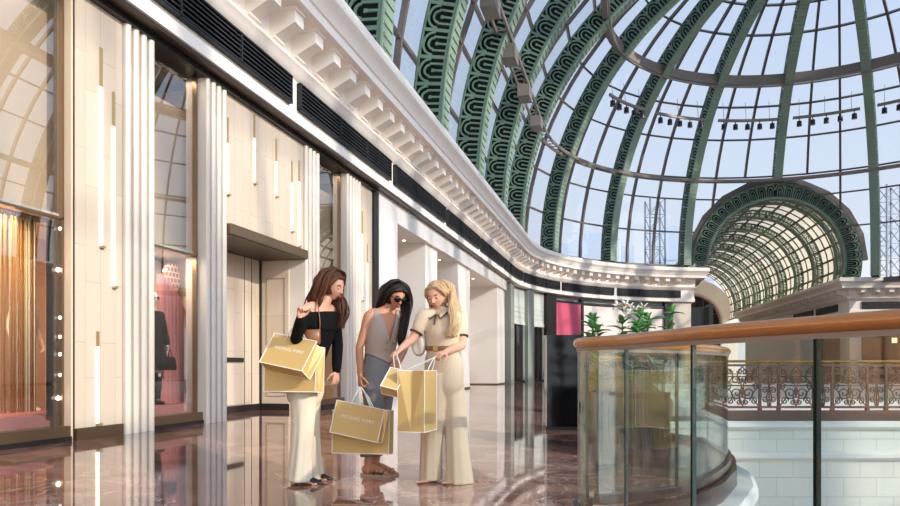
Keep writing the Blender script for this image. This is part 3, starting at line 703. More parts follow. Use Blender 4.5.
for i in range(8):
    a = -90+22.5*i; cols = [a, a+7.5, a+15, a+22.5]
    glazing(lambda u, t, r: Vector((RC[0]+r*math.cos(R(t))*math.sin(R(u)), RC[1]+r*math.cos(R(t))*math.cos(R(u)), 8.5+r*math.sin(R(t)))), cols, TH[:-2] if 0 < i < 7 else TH[:-2], 'window_%d' % wn, 'glazed segment of the half dome, %s from the left' % ['first','second','third','fourth','fifth','sixth','seventh','eighth'][i]); wn += 1
t = MB(); sweep(t, [(-.2,0),(.2,0),(.2,.35),(-.2,.35)], [(-.3,-10),(-.3,40)]+arc_pts(17.4,-88,-21,14), 8.34)
sweep(t, [(-.2,0),(.2,0),(.2,.35),(-.2,.35)], arc_pts(17.4,21,88,14)+[(34.5,40),(34.5,-10)], 6.95)
struct('trim_12', t, M['mullion'], 'taupe curb along the foot of the glass roof', 'trim')

# catwalk and ring beam
def loop(r, z): return [Vector((RC[0]-r, -8+4*i, z)) for i in range(12)]+[Vector((x, y, z)) for x, y in arc_pts(r, -90, 90, 40)]+[Vector((RC[0]+r, 36-4*i, z)) for i in range(12)]
cw = thing('catwalk', 'taupe steel catwalk ring hung below the ribs at mid height of the glass roof', 'catwalk', (RC[0], RC[1], 14.5))
inv = Matrix.Translation(-cw.location)
def put(nm, mb, mm, root=cw, smooth=False):
    o = mb.build(nm, M[mm], root, smooth); o.matrix_parent_inverse = Matrix.Translation(-root.location); return o
m = MB()
for r, z in ((15.62,14.6),(15.1,14.55)): m.tube(loop(r, z), .075, 6, .11)
put('rails', m, 'catwalk')
m = MB(); A, B = loop(15.62,14.6), loop(15.1,14.55)
for i in range(len(A)-1):
    k = 4 if (A[i+1]-A[i]).length > 2 else 2
    for q in range(k): m.bar(A[i].lerp(A[i+1],q/k), B[i].lerp(B[i+1],q/k), .05, .05)
put('rungs', m, 'catwalk')
rb = thing('ring_beam', 'broad taupe ring beam high up in the half dome', 'beam', (RC[0], RC[1], 20.4))
m = MB(); sweep(m, [(-.12,-.32),(.2,-.32),(.2,.3),(-.12,.3)], [tuple(p[:2]) for p in loop(11.75,0)], 20.5); put('band', m, 'catwalk', rb)
m = MB(); m.tube(loop(11.45,19.95), .06, 6); put('lower_rail', m, 'catwalk', rb)
def spotlamp(loc, rz, label, grp):
    o = thing('spotlight', label, 'spotlight', loc, rz, group=grp)
    m = MB(); m.box(-.025,.025,-.025,.025,-.18,0); m.build('stem', M['lampblack'], o)
    m = MB(); m.cyl((0,0,-.52),.17,.34,12,.15); m.build('housing', M['lampblack'], o)
    m = MB(); m.cyl((0,0,-.535),.13,.02,12); m.build('lens', M['catwalk'], o)
    return o
proto = None
ORD = ['first','second','third','fourth','fifth']
BAY = ['over the magenta sign','left of the tunnel arch','over the left half of the tunnel arch','over the right half of the tunnel arch','right of the tunnel arch']
for bi, a in enumerate((-67.5,-45,-22.5,0,22.5)):
    tr = thing('light_track', 'grey light track high in the dome, '+BAY[bi], 'light track', (RC[0], RC[1], 18.1))
    m = MB(); sweep(m, [(-.06,-.1),(.06,-.1),(.06,.08),(-.06,.08)], arc_pts(12.8, a+2.2, a+20.3, 8), 18.15); put('channel', m, 'catwalk', tr)
    m = MB()
    for q in (4,11,18):
        ar = R(a+q); p = Vector((RC[0]+12.8*math.sin(ar), RC[1]+12.8*math.cos(ar), 18.2)); m.tube([p, p+Vector((.15*math.sin(ar), .15*math.cos(ar), 1.25))], .015, 4)
    put('hanger', m, 'catwalk', tr)
    for k in range(5):
        ar = R(a+4+3.7*k); loc = (RC[0]+12.8*math.sin(ar), RC[1]+12.8*math.cos(ar), 18.05)
        lab = ORD[k]+' spotlight from the left on the track '+BAY[bi]
        if proto is None: proto = spotlamp(loc, -ar, lab, 'spotlights hung in the dome')
        else:
            c = copy_tree(proto); c.location = loc; c.rotation_euler = (0,0,-ar); c['label'] = lab
PL = ['nearest','second nearest','middle','second farthest','farthest']
for k in range(5):
    c = copy_tree(proto); c.location = (RC[0]-12.8, 26+1.1*k, 17.4); c.rotation_euler = (0,0,PI/2); c['label'] = PL[k]+' spotlight of the row over the left ribs of the roof'
tr = thing('light_track', 'grey light track along the barrel roof above the catwalk', 'light track', (RC[0]-12.8, 28.2, 17.45)); m = MB(); m.box(-.06,.06,-2.8,2.8,-.08,.08); m.build('channel', M['catwalk'], tr)
for k in range(5):
    o = thing('floodlight', PL[k]+' grey box floodlight hung along the left catwalk', 'floodlight', (1.9, 20.5+4.2*k, 14.4), group='floodlights along the catwalk')
    m = MB(); m.box(-.28,.28,-.5,.5,-.75,-.2); m.build('housing', M['catwalk'], o); m = MB(); m.box(-.03,.03,-.35,-.3,-.2,.1); m.box(-.03,.03,.3,.35,-.2,.1); m.build('bracket', M['mullion'], o)

# ------------------------------------------------------------------ glass tunnel beyond the half dome
TO = Vector((17.1, 56.6, 8.7)); trz = math.atan2(-tun_dir.x, tun_dir.y)
def half_ring_band(r0, r1, d, seg, z0=0):
    m = MB(); m.loft([[Vector((q*math.cos(PI*i/seg), v, z0+q*math.sin(PI*i/seg))) for q, v in ((r0,-d/2),(r1,-d/2),(r1,d/2),(r0,d/2))] for i in range(seg+1)]); return m
o = thing('arch_surround', 'broad taupe faceted band around the mouth of the glass tunnel', 'arch', TO, trz, kind='structure')
half_ring_band(5.75, 6.3, .5, 10).build('band', M['mullion'], o)
front = rib_parts(4.75, 5.9, -13, 90, .62, .3); inner = [q for q in rib_parts(4.75, 5.45, -14, 90, .5, .22) if q[0] != 'slot_shade_plate']
TN = ['first','second','third','fourth','fifth','sixth','seventh','eighth','ninth']
front_l = rib_parts(4.75, 5.9, 2, 90, .62, .3); inner_l = [q for q in rib_parts(4.75, 5.45, 2, 90, .5, .22) if q[0] != 'slot_shade_plate']
def mirror_half(root, parts, parts_l, y=0):
    for rz, pp in ((0, parts), (PI, parts_l)):
        for nm, me in pp:
            ob = bpy.data.objects.new(nm, me); C.objects.link(ob); ob.parent = root; ob.rotation_euler = (0,0,rz); ob.location = (0,y,0)
o = thing('tunnel_rib', 'dark green openwork arch at the mouth of the glass tunnel', 'tunnel rib', TO, trz, group='arches of the glass tunnel'); mirror_half(o, front, front_l)
for k in range(8):
    o = thing('tunnel_rib', TN[k]+' green openwork arch inside the glass tunnel, counted from its mouth', 'tunnel rib', TO+tun_dir*(1.6+5.4*k), trz, group='arches of the glass tunnel'); mirror_half(o, inner, inner_l)
tv = thing('tunnel_vault', 'white panelled vault with taupe bars between the green tunnel arches', 'vault', TO, trz, kind='structure')
m = MB(); seg = 30
ta = lambda i, n: R(-14)+R(208)*i/n
m.loft([[Vector((q*math.cos(ta(i,seg)), v, q*math.sin(ta(i,seg)))) for q, v in ((5.5,.3),(5.56,.3),(5.56,46),(5.5,46))] for i in range(seg+1)]); m.build('panels', M['tunnelpanel'], tv)
m = MB()
for i in range(0, 20):
    a = ta(i,19); p = Vector((5.46*math.cos(a), 0, 5.46*math.sin(a))); m.bar(p+Vector((0,.3,0)), p+Vector((0,46,0)), .14, .12, p)
m.build('long_bars', M['mullion'], tv)
m = MB()
for j in range(34):
    y = 1.6+1.35*j
    m.loft([[Vector((q*math.cos(ta(i,seg)), v, q*math.sin(ta(i,seg)))) for q, v in ((5.42,y-.04),(5.5,y-.04),(5.5,y+.04),(5.42,y+.04))] for i in range(seg+1)])
m.build('cross_bars', M['mullion'], tv)
te = thing('wall_tunnel_end', 'white round arch with a dark glazed opening at the far end of the tunnel', 'wall', TO+tun_dir*46+Vector((0,0,-1.9)), trz, kind='structure')
half_ring_band(4.3, 6.4, .4, 28).build('arch_face', M['white'], te)
m = half_ring_band(4.1, 4.35, 2.4, 28, 0); m.build('reveal', mat('pinkish_stone_reveal','d8c0b4',.5), te)
m = MB(); m.box(-4.3,4.3,.6,.7,-7,4.3); m.build('dark_glazing', M['darkglass'], te)
m = MB(); [m.box(x-.08,x+.08,.5,.6,-7,4.2) for x in (-2,0,2)]; [m.box(-4.2,4.2,.5,.6,z-.08,z+.08) for z in (-.5,1.5)]; m.build('bars', M['mullion'], te)
m = MB(); m.box(-6.4,-4.3,-.2,.2,-7,0); m.box(4.3,6.4,-.2,.2,-7,0); m.build('jamb', M['white'], te)
t = MB(); a = LC+tun_dir*.3; t.obox(a+tun_dir*22+Vector((-.3,0,3.6)), tun_dir*22, Vector((tun_dir.y,-tun_dir.x,0))*.15, (0,0,3.6)); struct('wall_tunnel_side', t, M['white'], 'plain left side wall of the tunnel', 'wall')

# outside the glass
def mast(px, depth, ytop, w, name, label):
    b = spot(px, 367, depth); b.z = 0; top = .93+(367-ytop)*depth/700
    o = thing(name, label, 'mast', b, .3); m = MB()
    for x in (-w,w):
        for y in (-w,w): m.box(x-.07,x+.07,y-.07,y+.07,0,top)
    m.build('posts', M['mast'], o); m = MB(); k = int(top/(w*2)); h = top/k
    for i in range(k):
        for y in (-w,w):
            m.bar((-w,y,i*h),(w,y,(i+1)*h),.06,.06); m.bar((-w,y,i*h),(w,y,i*h),.07,.07)
        for x in (-w,w): m.bar((x,-w,i*h),(x,w,(i+1)*h),.06,.06)
    m.build('bracing', M['mast'], o); return o
mast(655, 70, 200, .75, 'lattice_mast', 'pale steel lattice mast outside, behind the glass left of the tunnel arch')
mast(889, 66, 186, .65, 'lattice_mast', 'steel lattice mast outside the glass at the right edge')
for i, (px, d, yt, w, lab) in enumerate(((596,240,244,8,'hazy pale tower block outside the glass above the magenta sign'),(612,330,250,10,'lower hazy tower block outside, right of the first one'),(668,280,236,7,'hazy tower block behind the lattice mast'),(690,400,246,12,'wide hazy block outside next to the tunnel arch'),(566,300,252,9,'small hazy block low outside the glass at the bend of the cornice'))):
    b = spot(px, 367, d); m = MB(); h = .93+(367-yt)*d/700; m.box(-w,w,-w,w,-1,h); m.box(-w*.5,w*.5,-w*.5,w*.5,h,h+3)
    for q in range(6): m.box(-w-.3,w+.3,-w-.3,w+.3,h*(.3+.1*q),h*(.3+.1*q)+.8)
    o = m.build('tower_block', M['city']); o.location = (b.x,b.y,0); tag(o, lab, 'building')
slab('ground_outside', [(-300,62),(600,62),(600,900),(-300,900)], -7, -6.9, mat('dusty_ground','c9c2b6',.9), 'dusty ground outside beyond the hall', 'ground')
# ------------------------------------------------------------------ balustrades
def spline(pts, k=6, closed=False):
    P = [Vector(p) for p in pts]; n = len(P); out = []
    for i in range(n-1):
        a, b, c, d = P[max(i-1,0)], P[i], P[i+1], P[min(i+2,n-1)]
        for j in range(k):
            t = j/k; out.append(.5*((2*b)+(c-a)*t+(2*a-5*b+4*c-d)*t*t+(3*b-a-3*c+d)*t**3))
    return out+[P[-1]]
def railing(label, path, joints, origin, zc=1.08, group='glass balustrades round the void'):
    g = thing('glass_balustrade', label, 'balustrade', (origin[0],origin[1],0), group=group); o3 = Vector((origin[0],origin[1],0))
    P = [Vector((x,y,0))-o3 for x, y in path]; K = 6; S = spline(P, K)
    m = MB(); S2 = [p+Vector((0,0,zc)) for p in S]; m.tube(S2, .036, 14, .034, up=(0,0,1))
    m.ball(S2[0], .036, 12, 8); m.ball(S2[-1], .036, 12, 8); m.build('handrail', M['handrail'], g, True)
    m = MB(); m.loft([[p+Vector((0,0,z))+nrm*q for q, z in ((-.016,zc-.05),(.016,zc-.05),(.016,zc-.03),(-.016,zc-.03))] for p, nrm in norms(S)]); m.build('rail_channel', M['catwalk'], g)
    m = MB(); m.loft([[p+nrm*q+Vector((0,0,z)) for q, z in ((-.04,.0),(.04,.0),(.04,.06),(-.04,.06))] for p, nrm in norms(S)]); m.build('base_shoe', M['plinth'], g)
    N = norms(S)
    for a, b in zip(joints[:-1], joints[1:]):
        seg = N[a*K:b*K+1]; L = seg[-1][0]-seg[0][0]; d = L.normalized()*.006
        seg = [(seg[0][0]+d, seg[0][1])]+seg[1:-1]+[(seg[-1][0]-d, seg[-1][1])]
        m = MB(); m.loft([[p+nrm*q+Vector((0,0,z)) for q, z in ((-.009,.05),(.009,.05),(.009,zc-.03),(-.009,zc-.03))] for p, nrm in seg], cap=False)
        pn = m.build('glass_panel', M['railglass'], g)
        m = MB()
        for p, nrm in (seg[0], seg[-1]): m.obox(p+Vector((0,0,(zc+.02)/2)), nrm*.0095, Vector((-nrm.y,nrm.x,0))*.003, (0,0,(zc-.08)/2))
        m.build('panel_edge', M['railedge'], pn)
    return g
def norms(S):
    out = []
    for i, p in enumerate(S):
        d = (S[min(i+1,len(S)-1)]-S[max(i-1,0)]).normalized(); out.append((p, Vector((d.y,-d.x,0))))
    return out
railing('nearest curved glass balustrade with a thick oak handrail across the lower right', rail_near+tip, [0,1,3,5,6,7,10], (7.1,3.36))
railing('curved glass balustrade above the dark ledge with the iron scroll', [(6.60,4.86)]+rail_far[:-1], [0,2,4,6,8], (7.4,7))
railing('small curved glass balustrade behind the black totem', [rail_far[-1]]+tip_far+rail_end, [0,2,4,6], (6.2,11.5))

bal = thing('iron_balustrade', 'brown scrolled iron balustrade with a brass handrail along the bridge', 'balustrade', bridge_a, math.atan2(bd.y, bd.x))
BL = 11.4
m = MB(); m.tube([(0,0,1.03),(BL,0,1.03)], .035, 12, .022, up=(0,0,1)); m.build('handrail', M['brass'], bal, True)
m = MB(); m.box(0,BL,-.02,.02,.94,.98); m.box(0,BL,-.02,.02,.2,.24); m.box(0,BL,-.015,.015,.80,.815); m.build('rails', M['iron'], bal)
m = MB(); m.box(0,BL,-.06,.05,-.02,.16); m.build('base', M['iron'], bal)
post = MB(); post.box(-.022,.022,-.022,.022,.1,1.0); post.box(-.03,.03,-.03,.03,.14,.22); pm = post.mesh('post'); pm.materials.append(M['iron'])
def scroll_panel(w, kind):
    m = MB(); r = .0135; z0, z1 = .24, .94; T = lambda pts: m.tube(pts, r, 5, .012)
    X, Z = (1,0,0), (0,0,1); Xn, Zn = (-1,0,0), (0,0,-1)
    if kind == 'wide':
        c = w/2; T([(0,0,.6),(w,0,.6)]); T([(.02,0,.76),(w-.02,0,.76)])
        for sx, U in ((1,X),(-1,Xn)):
            T(spiral((c+sx*.10,0,.47), U, Z, .125, .02, 1.75, PI*.75)); T(spiral((c+sx*.12,0,.70), U, Zn, .085, .015, 1.5, PI*.7))
            T(spiral((c+sx*.20,0,.33), U, Zn, .07, .012, 1.5, PI)); T(spiral((c+sx*.22,0,.86), U, Z, .055, .012, 1.4, PI)); T(spiral((c+sx*.05,0,.86), U, Zn, .05, .012, 1.3, 0))
            T(spiral((c+sx*.235,0,.58), Xn if sx > 0 else X, Z, .06, .012, 1.4, .5)); T(spiral((c+sx*.06,0,.31), U, Z, .05, .012, 1.4, 2))
            T(spline([(c,0,.24),(c+sx*.05,0,.4),(c+sx*.015,0,.6),(c+sx*.09,0,.78),(c,0,.94)], 5)); T(spline([(c+sx*.29,0,.24),(c+sx*.17,0,.42),(c+sx*.27,0,.6),(c+sx*.17,0,.78),(c+sx*.29,0,.94)], 5))
        for z in (.47,.7): m.ball((c,0,z), (.03,.015,.045), 8, 6)
    else:
        c = w/2
        for sx, U in ((1,X),(-1,Xn)):
            for z, q, s_ in ((.36,.055,Z),(.52,.06,Zn),(.68,.06,Z),(.84,.055,Zn)): T(spiral((c+sx*.07,0,z), U, s_, q, .01, 1.5, PI))
            T(spline([(c+sx*.02,0,.24),(c+sx*.04,0,.4),(c+sx*.01,0,.58),(c+sx*.04,0,.76),(c+sx*.02,0,.94)], 5))
        T([(c,0,.24),(c,0,.94)])
    me = m.mesh('scroll_panel', True); me.materials.append(M['iron']); return me
pw, pn_ = scroll_panel(.62, 'wide'), scroll_panel(.33, 'narrow')
for k in range(12):
    x = .95*k
    for dx, me in ((0,pm),(.33,pm),(0,pn_),(.33,pw)):
        o = bpy.data.objects.new(me.name, me); C.objects.link(o); o.parent = bal; o.location = (x+dx,0,0)

# ------------------------------------------------------------------ totem and planting beside the void
t = thing('totem', 'tall black glossy totem standing on the marble floor by the balustrade', 'totem', (5.83,10.5,0), .25)
m = MB(); m.box(-.25,.25,-.14,.16,.04,1.36); m.build('body', M['blackbox'], t); m = MB(); m.box(-.27,.27,-.16,.18,0,.05); m.build('base', M['black'], t)
m = MB(); m.box(-.26,.26,-.15,.17,1.36,1.40); m.build('top', M['blackbox'], t)
def leaf(mb, p, d, L, W, droop=.4):
    p, d = Vector(p), Vector(d).normalized(); sd = d.cross(Vector((0,0,1)))
    if sd.length < .05: sd = Vector((1,0,0))
    sd.normalize(); up = sd.cross(d); rings = []
    for i in range(6):
        t = i/5; c = p+d*L*t-Vector((0,0,1))*droop*L*t*t; w = W*math.sin(PI*min(1,.08+t*.9))**.8
        rings.append([c-sd*w+up*w*.35, c, c+sd*w+up*w*.35, c-up*.004])
    mb.loft(rings)
pl = thing('planter', 'pale stone trough planter with white lilies behind the glass balustrade', 'planter', (6.78,9.0,0), -.1)
m = MB()
for x0, x1, y0, y1 in ((-.5,.5,-.17,-.13),(-.5,.5,.13,.17),(-.5,-.46,-.17,.17),(.46,.5,-.17,.17)): m.box(x0,x1,y0,y1,0,.62)
m.box(-.5,.5,-.17,.17,0,.04); m.build('trough', M['pot'], pl); m = MB(); m.box(-.46,.46,-.13,.13,.04,.56); m.build('soil', M['soil'], pl)
rr = random.Random(4)
def plant(x, label, hs, flowers=0, big=.11, sp=.07):
    o = thing('lily_plant' if flowers else 'leafy_plant', label, 'plant', (6.78+x,9.0-.1*x,.56), 0)
    st, lv = MB(), MB()
    for h in hs:
        bx, by = rr.uniform(-sp,sp), rr.uniform(-sp,sp); tx, ty = bx*2.2+rr.uniform(-.04,.04), by*2
        path = spline([(bx,by,0),((bx+tx)/2,(by+ty)/2,h*.55),(tx,ty,h)], 4); st.tube(path, .007, 5)
        for k in range(13):
            q = path[min(len(path)-1, int(len(path)*(.25+.7*k/10)))]; a = k*2.4+rr.random(); e = rr.uniform(.2,.9)
            leaf(lv, q, (math.cos(a),math.sin(a),e), big*rr.uniform(.9,1.5), big*.26, .3)
        for k in range(3): a = k*2.1+rr.random(); leaf(lv, (tx,ty,h), (math.cos(a)*.5,math.sin(a)*.5,1), big*.9, big*.24, .1)
    st.build('stems', M['stem'], o, True); lv.build('leaves', M['leaf'], o, True)
    for f in range(flowers):
        m = MB(); c = Vector((rr.uniform(-.2,.2), rr.uniform(-.12,.0), max(hs)+rr.uniform(.0,.17))); ax = Vector((rr.uniform(-.6,.6),-.7,rr.uniform(0,.7))).normalized(); u = ax.orthogonal().normalized(); v = ax.cross(u)
        for k in range(6): a = k*PI/3; leaf(m, c, ax*.5+u*math.cos(a)+v*math.sin(a), .1, .027, .1)
        fl = m.build('flower', M['petal'], o, True); m = MB()
        for k in range(4): a = k*PI/2; m.tube([c, c+ax*.06+u*.015*math.cos(a)+v*.015*math.sin(a)], .003, 4)
        m.build('stamens', mat('ochre_stamen','b8862f',.6) if 'ochre_stamen' not in bpy.data.materials else bpy.data.materials['ochre_stamen'], fl)
plant(-.34, 'leafy green plant at the left end of the lily planter', (.85,.95,.8,.7), 0, .17)
plant(.0, 'white lilies with glossy leaves in the middle of the planter', (.97,.9,.85,.8), 8, .17)
plant(.33, 'upright leafy green plant at the right end of the lily planter', (1.02,.95,.85,.7), 0, .16)
# ------------------------------------------------------------------ people
M['skin1'] = mat('light_skin', 'd9a184', .5, spec=.35, sub=.08); M['skin2'] = mat('tan_skin', 'c68b68', .5, spec=.35, sub=.08); M['skin3'] = mat('fair_skin', 'dda688', .5, spec=.35, sub=.08)
M['lip1'] = mat('rose_lips', 'a4524c', .4); M['brow'] = mat('dark_brow', '2c1c14', .7); M['eyewhite'] = mat('eye_white', 'e8e2da', .3); M['iris'] = mat('dark_iris', '2a1a12', .2)
def hairmat(name, c1, c2):
    m = bpy.data.materials.new(name); m.use_nodes = True; nt = m.node_tree; b = nt.nodes['Principled BSDF']
    tc = nt.nodes.new('ShaderNodeTexCoord'); mp = nt.nodes.new('ShaderNodeMapping'); mp.inputs['Scale'].default_value = (60, 60, 5); n = nt.nodes.new('ShaderNodeTexNoise'); n.inputs['Scale'].default_value = 2
    nt.links.new(tc.outputs['Object'], mp.inputs[0]); nt.links.new(mp.outputs[0], n.inputs['Vector'])
    mx = nt.nodes.new('ShaderNodeMix'); mx.data_type = 'RGBA'; mx.inputs['A'].default_value = lin(c1); mx.inputs['B'].default_value = lin(c2); nt.links.new(n.outputs['Fac'], mx.inputs['Factor'])
    nt.links.new(mx.outputs['Result'], b.inputs['Base Color']); b.inputs['Roughness'].default_value = .5; b.inputs['Specular IOR Level'].default_value = .3; b.inputs['Anisotropic'].default_value = .5
    return m
M['hair1'] = hairmat('chestnut_hair', '2e170e', '724629'); M['hair2'] = hairmat('black_hair', '0c0908', '2a1d18'); M['hair3'] = hairmat('blonde_hair', '8a623c', 'e6c896')
M['knit'] = mat('black_knit', '0b0a0a', .9, spec=.2, bump=.2, scale=90)
M['cream'] = mat('cream_trousers', 'd9ccb2', .75, var=.05, scale=4, sheen=.2); M['vest'] = mat('taupe_waistcoat', 'b39d8b', .75, var=.06, scale=30, sheen=.2)
M['denim'] = mat('grey_denim', '7f7d7b', .8, var=.14, scale=40); M['polo'] = mat('beige_knit_polo', 'd8c0a0', .8, sheen=.3, bump=.1, scale=80)
M['beigetr'] = mat('beige_wide_trousers', 'cdb89b', .75, var=.05, scale=4, sheen=.2); M['trim'] = mat('dark_brown_trim', '4a3426', .6)
M['leather'] = mat('tan_leather', '8a5a38', .35); M['shoe'] = mat('black_shoe', '121010', .3); M['sandal'] = mat('brown_sandal', '6a4a34', .5); M['sole'] = mat('pale_sole', 'b09878', .6)
M['shades'] = mat('black_sunglasses', '070708', .08); M['bagwhite'] = mat('off_white_leather', 'd9cdbb', .4); M['button'] = mat('brass_button', 'c9a45e', .3, .7)
M['gold'] = mat('gold_kraft_paper', 'd4b06c', .45, .05, var=.06, scale=3); M['goldin'] = mat('bag_inside_paper', 'b58a42', .6); M['white_edge'] = mat('white_paper_edge', 'f3eee4', .5); M['cord'] = mat('white_cord', 'efe9df', .7)

def rot_to(f, up=Vector((0,0,1))):
    f = f.normalized(); s = f.cross(up).normalized(); u = s.cross(f); return s, f, u
def cr(pts, k=5): return spline(pts, k)
def limb(mb, pts, rs, k=5, seg=14, flat=1, up=None):
    """tapering rounded limb through points"""
    n = len(pts); S = cr(pts, k); Rr = []
    for i in range(len(S)):
        t = i/k; a = min(int(t), n-2); q = t-a; q = q*q*(3-2*q)*.6+q*.4; Rr.append(rs[a]*(1-q)+rs[a+1]*q)
    d0 = (S[0]-S[1]).normalized(); d1 = (S[-1]-S[-2]).normalized()
    S = [S[0]+d0*Rr[0]*.9, S[0]+d0*Rr[0]*.6]+S+[S[-1]+d1*Rr[-1]*.6, S[-1]+d1*Rr[-1]*.9]
    Rr = [Rr[0]*.4, Rr[0]*.8]+Rr+[Rr[-1]*.8, Rr[-1]*.4]
    mb.tube(S, Rr, seg, [r*flat for r in Rr] if flat != 1 else None, up); return mb
def rings(mb, R_, seg=28, noise=None):
    """stack of ellipses (cx, cy, z, rx, ry, yaw[, tilt in x, tilt in y])"""
    L = []
    for r in R_:
        cx, cy, z, rx, ry, yaw = r[:6]; tx, ty = (r[6], r[7]) if len(r) > 6 else (0, 0); ring = []
        for k in range(seg):
            a = 2*PI*k/seg; e = 1+(noise(a, z) if noise else 0); u, v = rx*math.cos(a)*e, ry*math.sin(a)*e
            x, y = u*math.cos(yaw)-v*math.sin(yaw), u*math.sin(yaw)+v*math.cos(yaw); ring.append(Vector((cx+x, cy+y, z+tx*x+ty*y)))
        L.append(ring)
    return mb.loft(L)
def refine(R_, k=4):
    P = []
    n = len(R_)
    for i in range(n-1):
        for j in range(k):
            t = j/k; a, b, c, d = R_[max(i-1,0)], R_[i], R_[i+1], R_[min(i+2,n-1)]
            P.append(tuple(.5*(2*q+(r-p)*t+(2*p-5*q+4*r-s)*t*t+(3*q-p-3*r+s)*t**3) for p, q, r, s in zip(a, b, c, d)))
    return P+[R_[-1]]
def fuse(name, mb, m, parent, voxel=.008, smooth=4, factor=.5, deco=None):
    """one continuous skin from overlapping closed forms"""
    import bmesh
    me = mb.mesh(name); bm = bmesh.new(); bm.from_mesh(me); bmesh.ops.recalc_face_normals(bm, faces=bm.faces); bm.to_mesh(me); bm.free()
    o = bpy.data.objects.new(name, me); C.objects.link(o)
    md = o.modifiers.new('r', 'REMESH'); md.mode = 'VOXEL'; md.voxel_size = voxel; md.use_smooth_shade = True
    if smooth: sm = o.modifiers.new('s', 'SMOOTH'); sm.iterations = smooth; sm.factor = factor
    dg = bpy.context.evaluated_depsgraph_get(); dg.update()
    nm = bpy.data.meshes.new_from_object(o.evaluated_get(dg), depsgraph=dg); nm.name = name
    o.modifiers.clear(); o.data = nm; bpy.data.meshes.remove(me)
    nm.polygons.foreach_set('use_smooth', [True]*len(nm.polygons))
    nm.materials.clear(); nm.materials.append(m); o.parent = parent
    return o
def head_form(mb, c, f, up, size=1.0):
    """skull, jaw and face as one form; c is the middle of the head, f where it faces"""
    f = f.normalized(); s = f.cross(up).normalized(); u = s.cross(f); n1, n2 = 64, 48; L = []
    g = lambda x, w: math.exp(-(x/w)**2)
    for i in range(n2+1):
        t = -PI/2+PI*i/n2; ring = []
        for k in range(n1):
            a = 2*PI*k/n1; X = math.cos(t)*math.cos(a); Y = math.cos(t)*math.sin(a); Z = math.sin(t)
            x, y, z = X*.072, Y*.093, Z*.114
            if z < 0:
                q = -z/.114; x *= 1-.34*q**1.5; 
                if Y > 0: y = y*(1-.16*q)+.012*q*max(0,Y)
                else: y *= 1-.45*q
            else: x *= 1+.04*math.sin(PI*Z)
            if Y > 0:
                fx = g(x,.05)
                y += -.010*g(z-.004,.016)*(g(x-.031,.016)+g(x+.031,.016))          # eye sockets
                y += .004*g(z-.026,.012)*g(x,.045)                                   # brow
                nz = 0
                if -.038 < z < .02: nz = .026*((.02-z)/.05) if z > -.03 else .026*max(0,(z+.038)/.008)
                y += nz*g(x,.0085+.0045*max(0,(.0-z)/.03))                           # nose
                y += .007*g(z+.056,.009)*g(x,.02)-.003*g(z+.066,.004)*g(x,.02)       # mouth
                y += .008*g(z+.092,.014)*g(x,.02)                                    # chin
                y += .004*g(z+.02,.02)*(g(x-.04,.018)+g(x+.04,.018))                 # cheeks
            ring.append(c+(s*x+f*y+u*z)*size)
        L.append(ring)
    mb.loft(L)
    for sg in (-1, 1):
        e = c+(s*.071*sg-f*.008+u*-.005)*size; mb.tube([e-u*.024*size, e-u*.01*size+s*sg*.006, e+u*.012*size+s*sg*.009-f*.004, e+u*.026*size+s*sg*.004], [.006,.009,.011,.007], 8, [.009,.013,.016,.01], up=f)
    return s, f, u
def face_parts(root, c, s, f, u, lipm, browm, eyes=True, skin=None):
    P = lambda x, y, z: c+s*x+f*y+u*z
    m = MB(); m.tube([P(-.021,.082,-.055),P(-.009,.0945,-.0535),P(0,.096,-.055),P(.009,.0945,-.0535),P(.021,.082,-.055)],[.002,.004,.004,.004,.002],8)
    m.tube([P(-.019,.081,-.059),P(-.008,.094,-.063),P(0,.0955,-.064),P(.008,.094,-.063),P(.019,.081,-.059)],[.002,.0045,.0055,.0045,.002],8); m.build('lips', lipm, root, True)
    for sg in (-1,1):
        m = MB(); m.tube([P(sg*.014,.086,.022),P(sg*.03,.0855,.029),P(sg*.048,.073,.024)],[.0025,.0035,.0015],6,[.004,.005,.002]); m.build('eyebrow', browm, root, True)
        if eyes:
            m = MB(); e = P(sg*.031,.0725,.003); m.ball(e, .0105, 12, 8); eb = m.build('eye', M['eyewhite'], root, True)
            m = MB(); m.ball(e+f*.0085-u*.004, .005, 10, 6); m.build('iris', M['iris'], eb, True)
            m = MB(); m.ball(e+u*.0035+f*.0006, .0118, 12, 8); m.build('eyelid', skin, eb, True)
            m = MB(); m.tube([e+s*(-.013)+f*.006-u*.003, e+f*.0125-u*.0045, e+s*.013+f*.005-u*.003], [.0012,.0024,.0012], 6); m.build('eyelash', browm, eb, True)
